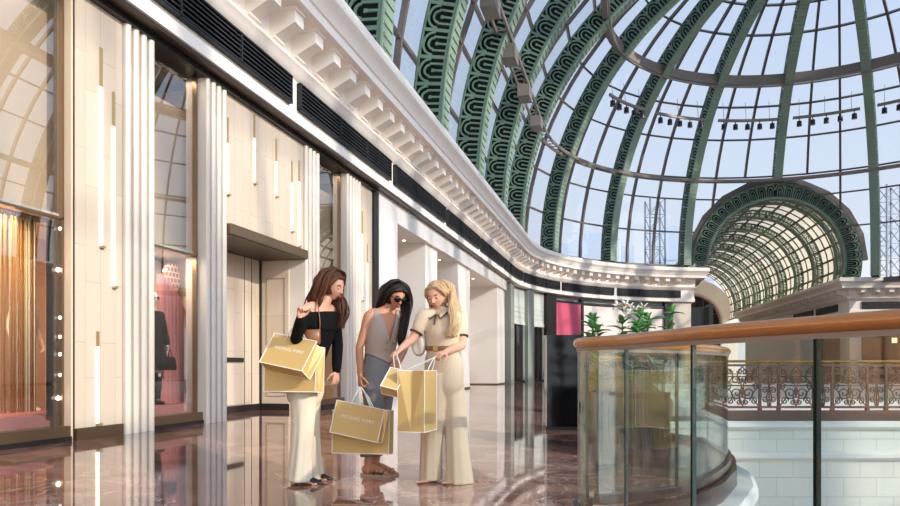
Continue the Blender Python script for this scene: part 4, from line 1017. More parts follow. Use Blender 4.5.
def hand(mb, w, d, n, side, curl=(.5,.7,.5), size=1.0, spread=.1, thumb=(.5,.75,.45)):
    """palm, four unequal fingers and a thumb; w wrist, d towards the knuckles, n the way the palm faces, side +1 puts the thumb on d x n"""
    w = Vector(w); d = Vector(d).normalized(); n = Vector(n); n = (n-d*n.dot(d)).normalized(); a = d.cross(n)*side
    S = size; K = w+d*.078*S
    mb.tube([w-d*.02*S, w+d*.008*S, w+d*.04*S, K, K+d*.012*S], [.025*S,.026*S,.036*S,.040*S,.03*S], 12, [.019*S,.018*S,.016*S,.013*S,.009*S], up=n)
    for off, L, r, sp in ((.028,.070,.0085,1),(.0095,.079,.0088,.3),(-.0095,.073,.0083,-.4),(-.027,.057,.0074,-1.1)):
        p = K+a*off*S-d*.008*S; dd = (d+a*sp*spread).normalized(); pts = [p, p+dd*.016*S]; ang = 0; q = pts[-1]
        for fr, cv in zip((.42,.32,.26), curl):
            ang += cv; q = q+(dd*math.cos(ang)+n*math.sin(ang))*L*fr*S; pts.append(q)
        mb.tube(pts, [r*S*1.05,r*S*1.05,r*S,r*S*.93,r*S*.72], 10)
        mb.ball(pts[-1], r*S*.72, 8, 6)
    t0 = w+d*.022*S+a*.022*S; t1 = t0+(d*thumb[0]+a*thumb[1]+n*thumb[2]).normalized()*.042*S; t2 = t1+(d*(thumb[0]+.35)+a*(thumb[1]-.55)+n*(thumb[2]+.2)).normalized()*.034*S; t3 = t2+(d*(thumb[0]+.4)+a*(thumb[1]-.8)+n*(thumb[2]+.3)).normalized()*.024*S
    mb.tube([t0,t1,t2,t3], [.014*S,.0115*S,.0098*S,.0075*S], 10); mb.ball(t3, .0075*S, 8, 6)
    return K
def foot(mb, ankle, d, k_=1, h=.0):
    """bare foot from the ankle, toes along d, sole on z=h"""
    A = Vector(ankle); d = Vector((d[0],d[1],0)).normalized(); s = Vector((-d.y,d.x,0)); g = Vector((A.x,A.y,h)); d = d*k_; s = s*k_
    mb.tube([g-d*.055+Vector((0,0,.03)), g-d*.03+Vector((0,0,.035)), g+d*.03+Vector((0,0,.045)), g+d*.09+Vector((0,0,.032)), g+d*.14+Vector((0,0,.02)), g+d*.17+Vector((0,0,.014))], [.022,.03,.034,.04,.042,.03], 12, [.028,.034,.04,.029,.018,.011], up=(0,0,1))
    for k in range(5):
        q = g+d*(.155-.012*max(0,k-1)*1.0)+s*(-.034+.017*k); mb.tube([q, q+d*.03+Vector((0,0,.013)), q+d*(.052-.005*k)+Vector((0,0,.010))], [.011,.0095 if k else .012,.008], 8)
def locks(mb, rng, roots, guide, n, r=(.012,.004), wav=.01, jit=.02, k=5, freq=2.2):
    """strands: each runs through guide offsets from a root"""
    for i in range(n):
        t = (i+rng.random()*.6)/n; p0 = roots(t); ph = rng.uniform(0, 6.28); pts = [p0]
        G = guide(t)
        for j, q in enumerate(G):
            a = j+1; pts.append(Vector(q)+Vector((rng.gauss(0,jit)+wav*math.sin(freq*a+ph), rng.gauss(0,jit)+wav*math.cos(freq*a+ph), rng.gauss(0,jit*.6))))
        S = cr(pts, k); m = len(S); r0 = r[0]*rng.uniform(.75,1.25)
        mb.tube(S, [max(.0015,(r0*(1-.12*abs(2*j/m-1))*(1-(j/m)**4))+r[1]*.2) for j in range(m)], 7)
def hair_cap(mb, c, s, f, u, hair_line=.45, grow=1.09):
    """skull cap of hair leaving the face free"""
    L = []; n1, n2 = 40, 22
    for i in range(n2+1):
        t = -PI*.18+(PI*.68)*i/n2; ring = []
        for k in range(n1):
            a = 2*PI*k/n1; X, Y, Z = math.cos(t)*math.cos(a), math.cos(t)*math.sin(a), math.sin(t)
            g = grow
            if Y > .15 and Z < .72: g = grow-.16*min(1,(Y-.15)/.35)*min(1,(.72-Z)/.2)
            ring.append(c+(s*X*.074+f*(Y*.095-.002)+u*Z*.117)*g)
        L.append(ring)
    mb.loft(L)

# shopping bags -------------------------------------------------------
def shopping_bag(label, o, x, up, D, text=False, handle=None, fold=True, group='gold paper shopping bags'):
    """open paper bag: o is the lower left corner of the front, x along its foot, up its height; handle is a point the cords run to"""
    o, x, up = Vector(o), Vector(x), Vector(up); W, H = x.length, up.length; X = x.normalized(); up = (up-X*up.dot(X)).normalized()*H; U = up.normalized(); Y = U.cross(X)
    if Y.y < 0: Y = -Y
    g = thing('shopping_bag', label, 'bag', o+x/2, 0, group); base = o+x/2
    P = lambda a, b, h: o-base+X*a+Y*b+U*h
    m = MB(); t = .003
    def slabq(p, q, h0, h1, mbx, th=t):
        d = (q-p); nrm = U.cross(d).normalized()*th/2; mbx.loft([[p-nrm+U*h0, p+nrm+U*h0, q+nrm+U*h0, q-nrm+U*h0],[p-nrm+U*h1, p+nrm+U*h1, q+nrm+U*h1, q-nrm+U*h1]])
    slabq(P(0,0,0), P(W,0,0), 0, H, m); slabq(P(0,D,0), P(W,D,0), 0, H, m)
    fd = min(.045, D*.3) if fold else 0
    for a, sg in ((0,1),(W,-1)):
        if fold:
            for b0, b1 in ((0,.5),(1,.5)):
                p = P(a,b0*D,0); q0 = P(a,D/2,0); q1 = P(a+sg*fd,D/2,H); p1 = P(a,b0*D,H); n_ = X*t/2
                m.loft([[p-n_,p+n_,q0+n_,q0-n_],[p1-n_,p1+n_,q1+n_,q1-n_]])
        else: slabq(P(a,0,0), P(a,D,0), 0, H, m)
    m.obox(P(W/2,D/2,.002), X*W/2, Y*D/2, U*.002); m.build('body', M['gold'], g)
    m = MB(); e = .0042
    for b in (0, D):
        q = -.003 if b == 0 else .003
        for p0, p1 in (((0,b+q,0),(W,b+q,0)),((W,b+q,0),(W,b+q,H)),((W,b+q,H),(0,b+q,H)),((0,b+q,H),(0,b+q,0))): m.bar(P(*p0), P(*p1), e*1.6, e*.9, Y)
    for a in (-.002, W+.002):
        m.bar(P(a,0,0), P(a,D,0), e*1.4, e*.8, X)
        if fold: m.bar(P(a,0,H), P(a+(fd if a < W/2 else -fd),D/2,H), e, e*.8, X); m.bar(P(a,D,H), P(a+(fd if a < W/2 else -fd),D/2,H), e, e*.8, X)
    m.build('edging', M['white_edge'], g)
    if text:
        c = bpy.data.curves.new('lettering', 'FONT'); c.body = 'MICHAEL KORS'; c.size = W*.085; c.align_x = 'CENTER'; c.align_y = 'CENTER'; c.extrude = .0006; c.space_character = 1.2
        tmp = bpy.data.objects.new('lettering', c); C.objects.link(tmp); dg = bpy.context.evaluated_depsgraph_get(); me = bpy.data.meshes.new_from_object(tmp.evaluated_get(dg)); bpy.data.objects.remove(tmp); bpy.data.curves.remove(c)
        ob = link('lettering', me, M['white_edge'], g); mt = Matrix((X, U, -Y)).transposed().to_4x4(); mt.translation = P(W/2,-.003,H*.56); ob.matrix_local = mt
    if handle is not None:
        hp = Vector(handle)-base
        for b in (.006, D-.006):
            m = MB(); a0, a1 = P(W*.3,b,H-.01), P(W*.7,b,H-.01); k = X*.012
            m.tube(cr([P(W*.3,b,H-.05), a0, a0.lerp(hp,.6)-k, hp-k*.6, hp+k*.6, a1.lerp(hp,.6)+k, a1, P(W*.7,b,H-.05)], 6), .0036, 6); m.build('cord_handle', M['cord'], g, True)
    return g

def parted(mb, rng, L, hc, s, f, u, sg, A, B, n=40, r=(.012,.003), wav=.004, jit=.005, freq=1.3, front=52):
    """hair falling to one side of a parting: A and B are the ends of the front and back locks"""
    A = [L(*p) for p in A]; B = [L(*p) for p in B]; th = lambda t: R(front-(front+66)*t)
    root = lambda t: hc+s*sg*.006+f*(.098*math.sin(th(t)))+u*(.119*math.cos(th(t)))
    def guide(t):
        q = math.sin(th(t)); return [hc+s*sg*.058+f*(.082*q)+u*(.088-.03*abs(q)), hc+s*sg*.088+f*(.060*q-.008)+u*(.02-.01*t), hc+s*sg*(.088-.03*t)+f*(.03*q-.035)-u*.05]+[a.lerp(b, t) for a, b in zip(A, B)]
    locks(mb, rng, root, guide, n, r, wav, jit, 5, freq)
def person(label, px0, pyf, Y0):
    b = spot(px0, pyf, Y0); b.z = 0
    o = thing('person', label, 'person', b, YAW); X0 = (px0-450)*Y0/700
    def L(px, py, dy=0): Y = Y0+dy; return Vector(((px-450)*Y/700-X0, dy, .93+(367-py)*Y/700))
    return o, L
def ring_at(L, px, py, dy, rx, ry, yaw, tx=0, ty=0):
    p = L(px, py, dy); return (p.x-tx*0, p.y, p.z, rx, ry, yaw, tx, ty)
def sheet(mb, rng, L, A, B, n, r=(.011,.003), wav=.006, jit=.006, freq=1.3):
    A = [L(*p) for p in A]; B = [L(*p) for p in B]
    locks(mb, rng, lambda t: A[0].lerp(B[0], t), lambda t: [a.lerp(b, t) for a, b in zip(A[1:], B[1:])], n, r, wav, jit, 5, freq)
def facing(a, pitch): return Vector((math.sin(a)*math.cos(pitch), -math.cos(a)*math.cos(pitch), -math.sin(pitch)))
def head_up(f, roll=0):
    u = Vector((0,0,1)); s = f.cross(u).normalized(); u = s.cross(f); return (u*math.cos(roll)+s*math.sin(roll)).normalized()
def folds(seed, amp=.05, n=9):
    r = random.Random(seed); ph = [r.uniform(0,6.28) for _ in range(4)]
    return lambda a, z: amp*(.6*math.sin(n*a+ph[0]+2.5*math.sin(z*3+ph[1]))+.4*math.sin((n-4)*a+ph[2]-z*4))
def delete_where(o, test):
    import bmesh
    bm = bmesh.new(); bm.from_mesh(o.data); kill = [v for v in bm.verts if test(v.co)]; bmesh.ops.delete(bm, geom=kill, context='VERTS'); bm.to_mesh(o.data); bm.free()
def trouser_leg(mb, pts, sizes, yaw, seed, amp=.05, n=9):
    R_ = [(p.x, p.y, p.z, rx, ry, yaw) for p, (rx, ry) in zip(pts, sizes)]; R_ = refine(R_, 5); zt, zb = R_[0][2], R_[-1][2]; nz = folds(seed, amp, n)
    rings(mb, R_, 40, lambda a, z: nz(a, z)*min(1, max(0, (zt-z)/(zt-zb)*1.4)))
def shoe(name, root, ankle, d, m, h=.0, L=.24):
    A = Vector(ankle); d = Vector((d[0],d[1],0)).normalized(); g = Vector((A.x,A.y,h)); mb = MB()
    mb.tube([g-d*.07+Vector((0,0,.05)), g-d*.04+Vector((0,0,.045)), g+d*.03+Vector((0,0,.05)), g+d*.1+Vector((0,0,.034)), g+d*.16+Vector((0,0,.02)), g+d*.205+Vector((0,0,.012))], [.024,.034,.036,.04,.03,.008], 14, [.045,.045,.047,.032,.018,.009], up=(0,0,1))
    return mb.build(name, m, root, True)

# ---- woman in black (left) ------------------------------------------
W1, L = person('woman in a black off-shoulder top and cream trousers carrying two bags on her forearm', 306, 482, 5.66)
ya = R(58); f = facing(R(68), R(20)); up = head_up(f, R(4)); hc = L(332.5, 286, 0)
bod = MB(); s1, f1, u1 = head_form(bod, hc, f, up)
H, Wc, Ch, Sh, Nk = (306,386,0), (313,357,0), (319,331,0), (320.5,310,0), (323.5,302,0)
rings(bod, refine([ring_at(L,306,398,0,.145,.10,ya), ring_at(L,*H,.15,.10,ya), ring_at(L,*Wc,.11,.08,ya), ring_at(L,*Ch,.13,.105,ya), ring_at(L,319.5,318,0,.155,.095,ya), ring_at(L,*Sh,.16,.07,ya), ring_at(L,322,305.5,0,.10,.058,ya), ring_at(L,*Nk,.06,.055,ya)]))
limb(bod, [L(322,309,0), L(325,301,0), hc-u1*.075-f1*.02], [.058,.05,.05], seg=16)
rs, re, rw = L(305.5,311,-.14), L(296.5,339,-.24), L(300.5,319,-.38)
ls, le, lw = L(334,315,.13), L(337.5,345,.14), L(336.5,371,.06)
limb(bod, [L(314,308,-.06), rs, rs.lerp(re,.5), re], [.055,.05,.042,.038]); limb(bod, [re, re.lerp(rw,.35), rw], [.037,.037,.024])
limb(bod, [L(328,310,.06), ls, ls.lerp(le,.5), le], [.055,.05,.042,.037]); limb(bod, [le, le.lerp(lw,.35), lw], [.037,.036,.024])
hand(bod, rw, Vector((.05,-.25,1)), Vector((.8,-.6,0)), 1, (.9,1.3,.8), .92, .06)
hand(bod, lw, Vector((-.02,-.15,-1)), Vector((-.6,.5,0)), -1, (.4,.6,.4), .92)
k1, a1 = L(302,438,-.08), L(300,474,-.1); k2, a2 = L(309,436,.09), L(310,472,.12)
limb(bod, [L(304,392,-.07), k1, a1], [.085,.055,.036]); limb(bod, [L(307,392,.08), k2, a2], [.085,.055,.036])
foot(bod, a1, (1,-.3), .8); foot(bod, a2, (1,-.3), .8)
fuse('body', bod, M['skin1'], W1, .0042, 3)
face_parts(W1, hc, s1, f1, u1, M['lip1'], M['brow'], True, M['skin1'])
hr = MB(); hair_cap(hr, hc, s1, f1, u1); rg = random.Random(3)
parted(hr, rg, L, hc, s1, f1, u1, 1, [(321,302,-.10),(316,312,-.07)], [(311,298,.0),(305,309,.05)], 52, (.010,.003), wav=.009, front=42)
parted(hr, rg, L, hc, s1, f1, u1, -1, [(344,301,.06),(348,315,.02),(343,329,.0)], [(331,303,.11),(336,318,.07),(339,326,.04)], 40, (.009,.003), wav=.012, freq=1.8, front=42)
sheet(hr, rg, L, [(334,267.5,-.01),(321,272,-.05),(314,285,-.05),(308,298,-.0),(305,308,.05)], [(336,269,-.05),(331,275,-.09),(326,288,-.10),(322,300,-.09),(320,311,-.05)], 34, wav=.010)
sheet(hr, rg, L, [(335,268.5,-.03),(325,271,-.08),(319,286,-.10),(316,299,-.08),(317,312,-.04)], [(334,268,.0),(318,276,.0),(313,290,.03),(308,303,.07),(310,314,.09)], 26, wav=.010)
sheet(hr, rg, L, [(336,268.5,.0),(343,275,.045),(341,290,.085),(343,303,.05),(347,315,.02),(343,329,.0)], [(333,268.5,.04),(336,280,.095),(337,300,.10),(340,314,.07),(340,328,.03)], 30, (.011,.003), .013, .009, 1.8)
hr.build('hair', M['hair1'], W1, True)
top = MB()
rings(top, refine([ring_at(L,309,368,0,.135,.105,ya), ring_at(L,*Wc,.125,.095,ya), ring_at(L,*Ch,.148,.122,ya), ring_at(L,319.5,318,0,.168,.11,ya,.1,0), ring_at(L,319.5,314,0,.16,.10,ya,.1,0)]))
rings(top, refine([ring_at(L,319,332,0,.165,.135,ya,.12,0), ring_at(L,319,326,0,.205,.135,ya,.12,0), ring_at(L,319.5,318,0,.212,.125,ya,.12,0), ring_at(L,320,313,0,.20,.11,ya,.12,0)]), 32, lambda a, z: .02*math.sin(7*a))
limb(top, [rs.lerp(re,.12), rs.lerp(re,.5), re], [.058,.052,.05]); limb(top, [re, re.lerp(rw,.5), rw-(rw-re)*.06], [.05,.046,.038])
limb(top, [ls.lerp(le,.12), ls.lerp(le,.5), le], [.058,.051,.047]); limb(top, [le, le.lerp(lw,.5), lw-(lw-le)*.05], [.047,.044,.037])
fuse('off_shoulder_top', top, M['knit'], W1, .007, 4)
tr = MB(); rings(tr, refine([ring_at(L,308.5,366,0,.135,.105,ya), ring_at(L,306,384,0,.17,.125,ya), ring_at(L,305,398,0,.16,.125,ya), ring_at(L,305,408,0,.10,.08,ya)]))
trouser_leg(tr, [L(304,390,-.07), L(303,425,-.08), L(301,455,-.09), L(300.5,481,-.1)], [(.115,.12),(.092,.10),(.088,.10),(.108,.115)], R(20), 11, .08)
trouser_leg(tr, [L(307,390,.08), L(309,425,.09), L(312,455,.1), L(314,478,.12)], [(.115,.11),(.088,.10),(.078,.09),(.09,.105)], R(20), 12, .08)
fuse('trousers', tr, M['cream'], W1, .008, 3)
shoe('shoe', W1, L(300,474,-.1), (1,-.3,0), M['shoe']); shoe('shoe', W1, L(310,472,.12), (1,-.3,0), M['shoe'])
stp = MB(); stp.tube(cr([L(317,300,-.10), L(318.5,310,-.15), L(320,322,-.17), L(319.5,331,-.16)]), .011, 8, .004, up=(1,0,0)); stp.tube(cr([L(317,300,-.10), L(319,303,.02), L(320,318,.13)]), .011, 8, .004, up=(1,0,0))
sb = thing('shoulder_bag', 'tan brown leather shoulder bag tucked under the arm of the woman in black', 'bag', (0,0,0)); sb.location = W1.location; sb.rotation_euler = (0,0,YAW)
stp.build('strap', M['leather'], sb, True)
m = MB(); c = L(312.5,337,-.19); m.tube([c+Vector((-.07,-.0,0)), c+Vector((-.065,0,0)), c+Vector((.055,0,0)), c+Vector((.06,0,0))], [.05,.06,.06,.05], 12, [.02,.03,.03,.02], up=(0,1,0)); m.build('pouch', M['leather'], sb, True)
m = MB(); m.ball(L(319.6,331,-.175), .009, 8, 6); m.build('buckle', M['button'], sb, True)
def cwv(v): return Vector((.9678*v[0]-.2516*v[1], .2516*v[0]+.9678*v[1], v[2]))
def wpt(root, p): r = Matrix.Rotation(YAW, 3, 'Z'); return r @ p + root.location
h1 = wpt(W1, L(296.5,325,-.33))
shopping_bag('gold paper bag with white lettering tilted on the forearm of the woman in black', spot(259.5,362,5.42), cwv((.364,-.17,-.07)), cwv((.10,.10,.225)), .13, True, h1)
shopping_bag('larger gold paper bag hanging behind the tilted one beside the woman in black', spot(264,391.5,5.50), cwv((.42,-.10,.0)), cwv((.02,.03,.36)), .15, False, h1)

# ---- woman in sunglasses (middle) -----------------------------------
W2, L = person('woman in sunglasses, taupe waistcoat and grey jeans holding bags at her side', 374, 475, 6.03)
ya = R(28); f = facing(R(38), R(24)); up = head_up(f, R(-6)); hc = L(395, 296.5, -.03)
bod = MB(); s2, f2, u2 = head_form(bod, hc, f, up)
rings(bod, refine([ring_at(L,378,396,0,.14,.10,ya), ring_at(L,379,378,0,.15,.105,ya), ring_at(L,380,355,0,.115,.082,ya), ring_at(L,382,334,0,.13,.105,ya), ring_at(L,384,321,0,.15,.09,ya), ring_at(L,384.5,313.5,0,.15,.065,ya), ring_at(L,386,309.5,0,.09,.055,ya), ring_at(L,388,306,-.01,.058,.054,ya)]))
limb(bod, [L(386,312,0), L(389,305,-.01), hc-u2*.075-f2*.025], [.055,.047,.047], seg=16)
rs, re, rw = L(369,316,-.07), L(359.5,347,-.09), L(360,375,-.14)
ls, le, lw = L(400,318,.09), L(405,346,.08), L(399.5,361,-.12)
limb(bod, [L(377,313,-.02), rs, rs.lerp(re,.5), re], [.044,.045,.039,.033]); limb(bod, [re, re.lerp(rw,.35), rw], [.033,.033,.023])
limb(bod, [L(393,314,.03), ls, ls.lerp(le,.5), le], [.05,.05,.043,.037]); limb(bod, [le, le.lerp(lw,.35), lw], [.036,.035,.023])
hand(bod, rw, Vector((.03,-.12,-1)), Vector((.8,.5,.1)), 1, (.8,1.1,.7), .95)
hand(bod, lw, L(395.5,366,-.2)-lw, Vector((-.3,-.2,-.9)), -1, (.5,.9,.6), .9)
k1, a1 = L(374,420,-.04), L(368,464,-.05); k2, a2 = L(381,420,.06), L(375.5,462,.05)
limb(bod, [L(374,392,-.05), k1, a1], [.085,.055,.034]); limb(bod, [L(383,392,.06), k2, a2], [.085,.055,.034]); limb(bod, [a1, L(368,470,-.05)], [.034,.036]); limb(bod, [a2, L(375,469,.05)], [.034,.036])
d1 = Vector((1,-.35,0)); foot(bod, L(368.5,473,-.05), d1, h=.022); foot(bod, L(375.5,471,.05), d1, h=.022)
fuse('body', bod, M['skin2'], W2, .0042, 3)
face_parts(W2, hc, s2, f2, u2, M['lip1'], M['brow'], False)
g_ = MB(); P = lambda x, y, z: hc+s2*x+f2*y+u2*z
for sg in (-1,1):
    lens = []
    for q in (0,.006): lens.append([P(sg*(.033+.030*math.cos(2*PI*k/20)), .098+q-.016*abs(math.cos(2*PI*k/20)*.5+.5)**2, .002+.024*math.sin(2*PI*k/20)) for k in range(20)])
    g_.loft(lens)
g_.tube([P(-.012,.1,.01),P(0,.106,.012),P(.012,.1,.01)], .003, 6)
for sg in (-1,1): g_.tube([P(sg*.058,.088,.008),P(sg*.078,.05,.012),P(sg*.082,-.01,.004)], .0035, 6)
g_.build('sunglasses', M['shades'], W2, True)
hr = MB(); hair_cap(hr, hc, s2, f2, u2); rg = random.Random(5)
parted(hr, rg, L, hc, s2, f2, u2, 1, [(383,304,-.06),(377,315,.03)], [(386,305,.06),(382,322,.10)], 46, wav=.003, jit=.004)
parted(hr, rg, L, hc, s2, f2, u2, -1, [(410,305,-.02),(408,323,-.05),(403,346,-.07)], [(400,303,.10),(402,325,.04),(399,340,-.02)], 46, wav=.004, jit=.004)
sheet(hr, rg, L, [(397,280,-.06),(387,284,-.09),(381,295,-.07),(377,306,-.02),(374,313,.05)], [(395,280,.0),(382,288,.02),(378,300,.05),(376,312,.08),(378,322,.11)], 30, wav=.003, jit=.004)
sheet(hr, rg, L, [(399,280.5,-.07),(391,283,-.11),(384,292,-.09),(380,304,-.04),(377,312,.04)], [(398,280,-.05),(389,282,-.09),(386,294,-.03),(387,306,.06),(388,318,.10)], 20, wav=.003, jit=.004)
sheet(hr, rg, L, [(399,280.5,-.06),(408,288,-.03),(411,303,.0),(408,322,-.05),(404,338,-.07),(402,348,-.07)], [(396,280,.0),(404,286,.07),(405,303,.09),(402,322,-.03),(399,338,-.06),(399,345,-.06)], 40, wav=.004, jit=.004)
hr.build('hair', M['hair2'], W2, True)
vs = MB(); rings(vs, refine([ring_at(L,379,364,0,.145,.112,ya), ring_at(L,380,354,0,.13,.10,ya), ring_at(L,382,334,0,.148,.122,ya), ring_at(L,384,321,0,.142,.105,ya), ring_at(L,385,313,0,.13,.078,ya), ring_at(L,386,309,0,.105,.066,ya), ring_at(L,387,307,0,.09,.06,ya)]))
vo = fuse('waistcoat', vs, M['vest'], W2, .007, 3)
fh = facing(ya, 0); sx = Vector((math.cos(ya), math.sin(ya), 0)); vz = L(384,341,0).z; vc = L(384,330,0); zn = L(386,311.5,0).z
delete_where(vo, lambda p: ((p-vc).dot(fh) > -.01 and p.z > vz and abs((p-vc).dot(sx)-.01) < (p.z-vz)*.30) or p.z > zn+.015 or ((p-vc).dot(fh) > -.02 and p.z < L(380,363.5,0).z+.06*abs((p-vc).dot(sx)-.01)/.13))
so_ = vo.modifiers.new('thick', 'SOLIDIFY'); so_.thickness = .005; so_.offset = 1
for py in (337.5+4.5, 349):
    m = MB(); q = L(384, py, 0); q = Vector((vc.x, vc.y, q.z))+fh*(.128 if py < 345 else .112)+sx*(.012); 
    for e in (-.03,.03): m.tube([q+sx*e-fh*.004, q+sx*e+fh*.006], .011, 10)
    m.build('button', M['button'], W2, True)
jn = MB(); rings(jn, refine([ring_at(L,379.8,349,0,.118,.088,ya), ring_at(L,379.5,357,0,.126,.096,ya), ring_at(L,379,374,0,.158,.118,ya), ring_at(L,378.5,390,0,.15,.118,ya), ring_at(L,378.5,400,0,.09,.07,ya)]))
trouser_leg(jn, [L(373.5,388,-.05), L(373,420,-.045), L(369.5,445,-.05), L(368,456.5,-.05)], [(.095,.10),(.078,.085),(.074,.078),(.07,.074)], ya, 21, .03, 7)
trouser_leg(jn, [L(384,388,.06), L(381,420,.06), L(377,445,.055), L(375.5,455.5,.05)], [(.095,.10),(.078,.085),(.072,.076),(.068,.072)], ya, 22, .03, 7)
fuse('jeans', jn, M['denim'], W2, .007, 3)
for ak in (L(368.5,473,-.05), L(375.5,471,.05)):
    d = d1.normalized(); s = Vector((-d.y,d.x,0)); g0 = Vector((ak.x,ak.y,0)); sd = MB()
    pr = [(-.065,.03),(-.03,.038),(.04,.04),(.11,.046),(.16,.046),(.20,.034),(.215,.015)]
    pol = [g0+d*a+s*b for a, b in pr]+[g0+d*a-s*b for a, b in reversed(pr)]
    sd.loft([[p for p in pol],[p+Vector((0,0,.02)) for p in pol]]); so2 = sd.build('sandal', M['sole'], W2)
    for a0, a1_ in ((.06,.13),(.13,.06),(.155,.155)):
        sd = MB(); sd.tube(cr([g0+d*a0+s*.046+Vector((0,0,.02)), g0+d*(a0*.7+a1_*.3)+s*.03+Vector((0,0,.058 if a0 < .15 else .045)), g0+d*(a0*.3+a1_*.7)-s*.03+Vector((0,0,.058 if a0 < .15 else .045)), g0+d*a1_-s*.046+Vector((0,0,.02))]), .012, 8, .004, up=d); sd.build('strap', M['sandal'], so2, True)
br = MB(); br.tube([rw+Vector((.028*math.cos(2*PI*k/16), .028*math.sin(2*PI*k/16), .03)) for k in range(16)], .006, 6, closed=True); br.build('bracelet', M['button'], W2, True)
h2 = wpt(W2, L(361,388,-.17))
shopping_bag('gold paper bag with white lettering hanging slanted from the hand of the woman in sunglasses', spot(330,432,5.74), cwv((.40,-.10,-.075)), cwv((.06,.02,.26)), .11, True, h2)
shopping_bag('bigger gold paper bag behind the slanted one beside the woman in sunglasses', spot(332,453,5.84), cwv((.48,-.08,.0)), cwv((.0,.03,.36)), .13, False, h2)

# ---- blonde woman (right) -------------------------------------------
W3, L = person('blonde woman in a beige polo and wide beige trousers reaching into a bag', 445, 483, 5.66)
ya = R(-22); f = facing(R(-26), R(20)); up = head_up(f, R(5)); hc = L(437.5, 296, -.03)
bod = MB(); s3, f3, u3 = head_form(bod, hc, f, up)
rings(bod, refine([ring_at(L,444,384,0,.14,.10,ya), ring_at(L,444,370,0,.15,.105,ya), ring_at(L,442,347,0,.115,.085,ya), ring_at(L,442,332,0,.13,.105,ya), ring_at(L,442,320,0,.15,.088,ya), ring_at(L,442,314,0,.15,.065,ya), ring_at(L,441.5,310.5,0,.09,.055,ya), ring_at(L,440.5,307,-.01,.058,.054,ya)]))
limb(bod, [L(442,313,0), L(440.5,306,-.01), hc-u3*.075-f3*.025], [.055,.047,.047], seg=16)
rs, re, rw = L(424,317,-.05), L(413.5,338,-.08), L(401,348.5,-.26)
ls, le, lw = L(460.5,318,.05), L(462,345,.0), L(445.5,352,-.2)
limb(bod, [L(433,314,-.02), rs, rs.lerp(re,.5), re], [.046,.047,.041,.035]); limb(bod, [re, re.lerp(rw,.35), rw], [.035,.035,.024])
limb(bod, [L(450,314,.02), ls, ls.lerp(le,.5), le], [.05,.05,.044,.038]); limb(bod, [le, le.lerp(lw,.35), lw], [.038,.038,.025])
hand(bod, rw, L(395,353.5,-.31)-rw, Vector((.2,.2,-1)), -1, (.6,1.0,.7), .95)
hand(bod, lw, L(438.5,354,-.26)-lw, Vector((.1,.5,-.9)), 1, (.8,1.1,.8), .95)
k1, a1 = L(433,430,-.02), L(431,470,.06); k2, a2 = L(455,430,.0), L(460,474,.0)
limb(bod, [L(437,384,-.02), k1, a1], [.085,.055,.036]); limb(bod, [L(451,384,.02), k2, a2], [.085,.055,.036])
foot(bod, L(431,474,.07), (-.4,-1)); foot(bod, L(461,478,.0), (-.6,-.8))
fuse('body', bod, M['skin3'], W3, .0042, 3)
face_parts(W3, hc, s3, f3, u3, M['lip1'], mat('fair_brow','6b4a2e',.7), True, M['skin3'])
hr = MB(); hair_cap(hr, hc, s3, f3, u3); rg = random.Random(8)
parted(hr, rg, L, hc, s3, f3, u3, 1, [(428.5,300,-.02),(430,312,.03)], [(440,305,.11),(442,318,.11)], 36, (.009,.003), wav=.005, front=40)
parted(hr, rg, L, hc, s3, f3, u3, -1, [(450,306,-.13),(452,320,-.15),(447,337,-.16)], [(457,304,.05),(461,318,.0),(456,337,-.10)], 52, (.010,.003), .011, .006, 1.7, 40)
sheet(hr, rg, L, [(441,280,-.05),(449,286,-.05),(452.5,296,-.07),(452.5,310,-.11),(455,324,-.13),(450,336,-.14)], [(443,280,.02),(452,288,.05),(456,302,.05),(460,316,.02),(458,328,-.06),(454,337,-.09)], 44, (.010,.003), .012, .006, 1.7)
sheet(hr, rg, L, [(442,280,-.05),(449,286,-.07),(450.5,297,-.10),(449.5,309,-.14),(451,322,-.16),(446.5,333,-.16)], [(442,280,-.04),(451,287,-.05),(454,300,-.07),(454,314,-.12),(456,326,-.13),(451,335,-.14)], 24, (.009,.003), .012, .005, 1.7)
hr.build('hair', M['hair3'], W3, True)
po = MB(); rings(po, refine([ring_at(L,442.5,354,0,.135,.108,ya), ring_at(L,442,346,0,.135,.105,ya), ring_at(L,442,332,0,.152,.126,ya), ring_at(L,442,320,0,.165,.108,ya), ring_at(L,442,313.5,0,.16,.08,ya), ring_at(L,441.5,309.5,0,.10,.068,ya), ring_at(L,441,307.5,0,.075,.062,ya)]))
ce, cl = rs.lerp(re,.55), ls.lerp(le,.52)
limb(po, [L(433,315,-.02), rs, ce], [.052,.060,.054]); limb(po, [L(452,315,.02), ls, cl], [.052,.060,.056])
fuse('polo_top', po, M['polo'], W3, .0065, 3)
for c_, d_, r_ in ((ce+(re-rs).normalized()*.036, re-rs, .048),(cl+(le-ls).normalized()*.036, le-ls, .05)):
    a = d_.normalized().orthogonal().normalized(); b = a.cross(d_.normalized()); m = MB(); m.tube([c_+a*r_*math.cos(2*PI*k/24)+b*r_*math.sin(2*PI*k/24) for k in range(24)], .008, 8, closed=True); m.build('cuff_trim', M['trim'], W3, True)
fh = facing(ya, 0); sx = Vector((math.cos(ya), math.sin(ya), 0)); nb = L(441,309,-.005)
m = MB(); e_ = MB()
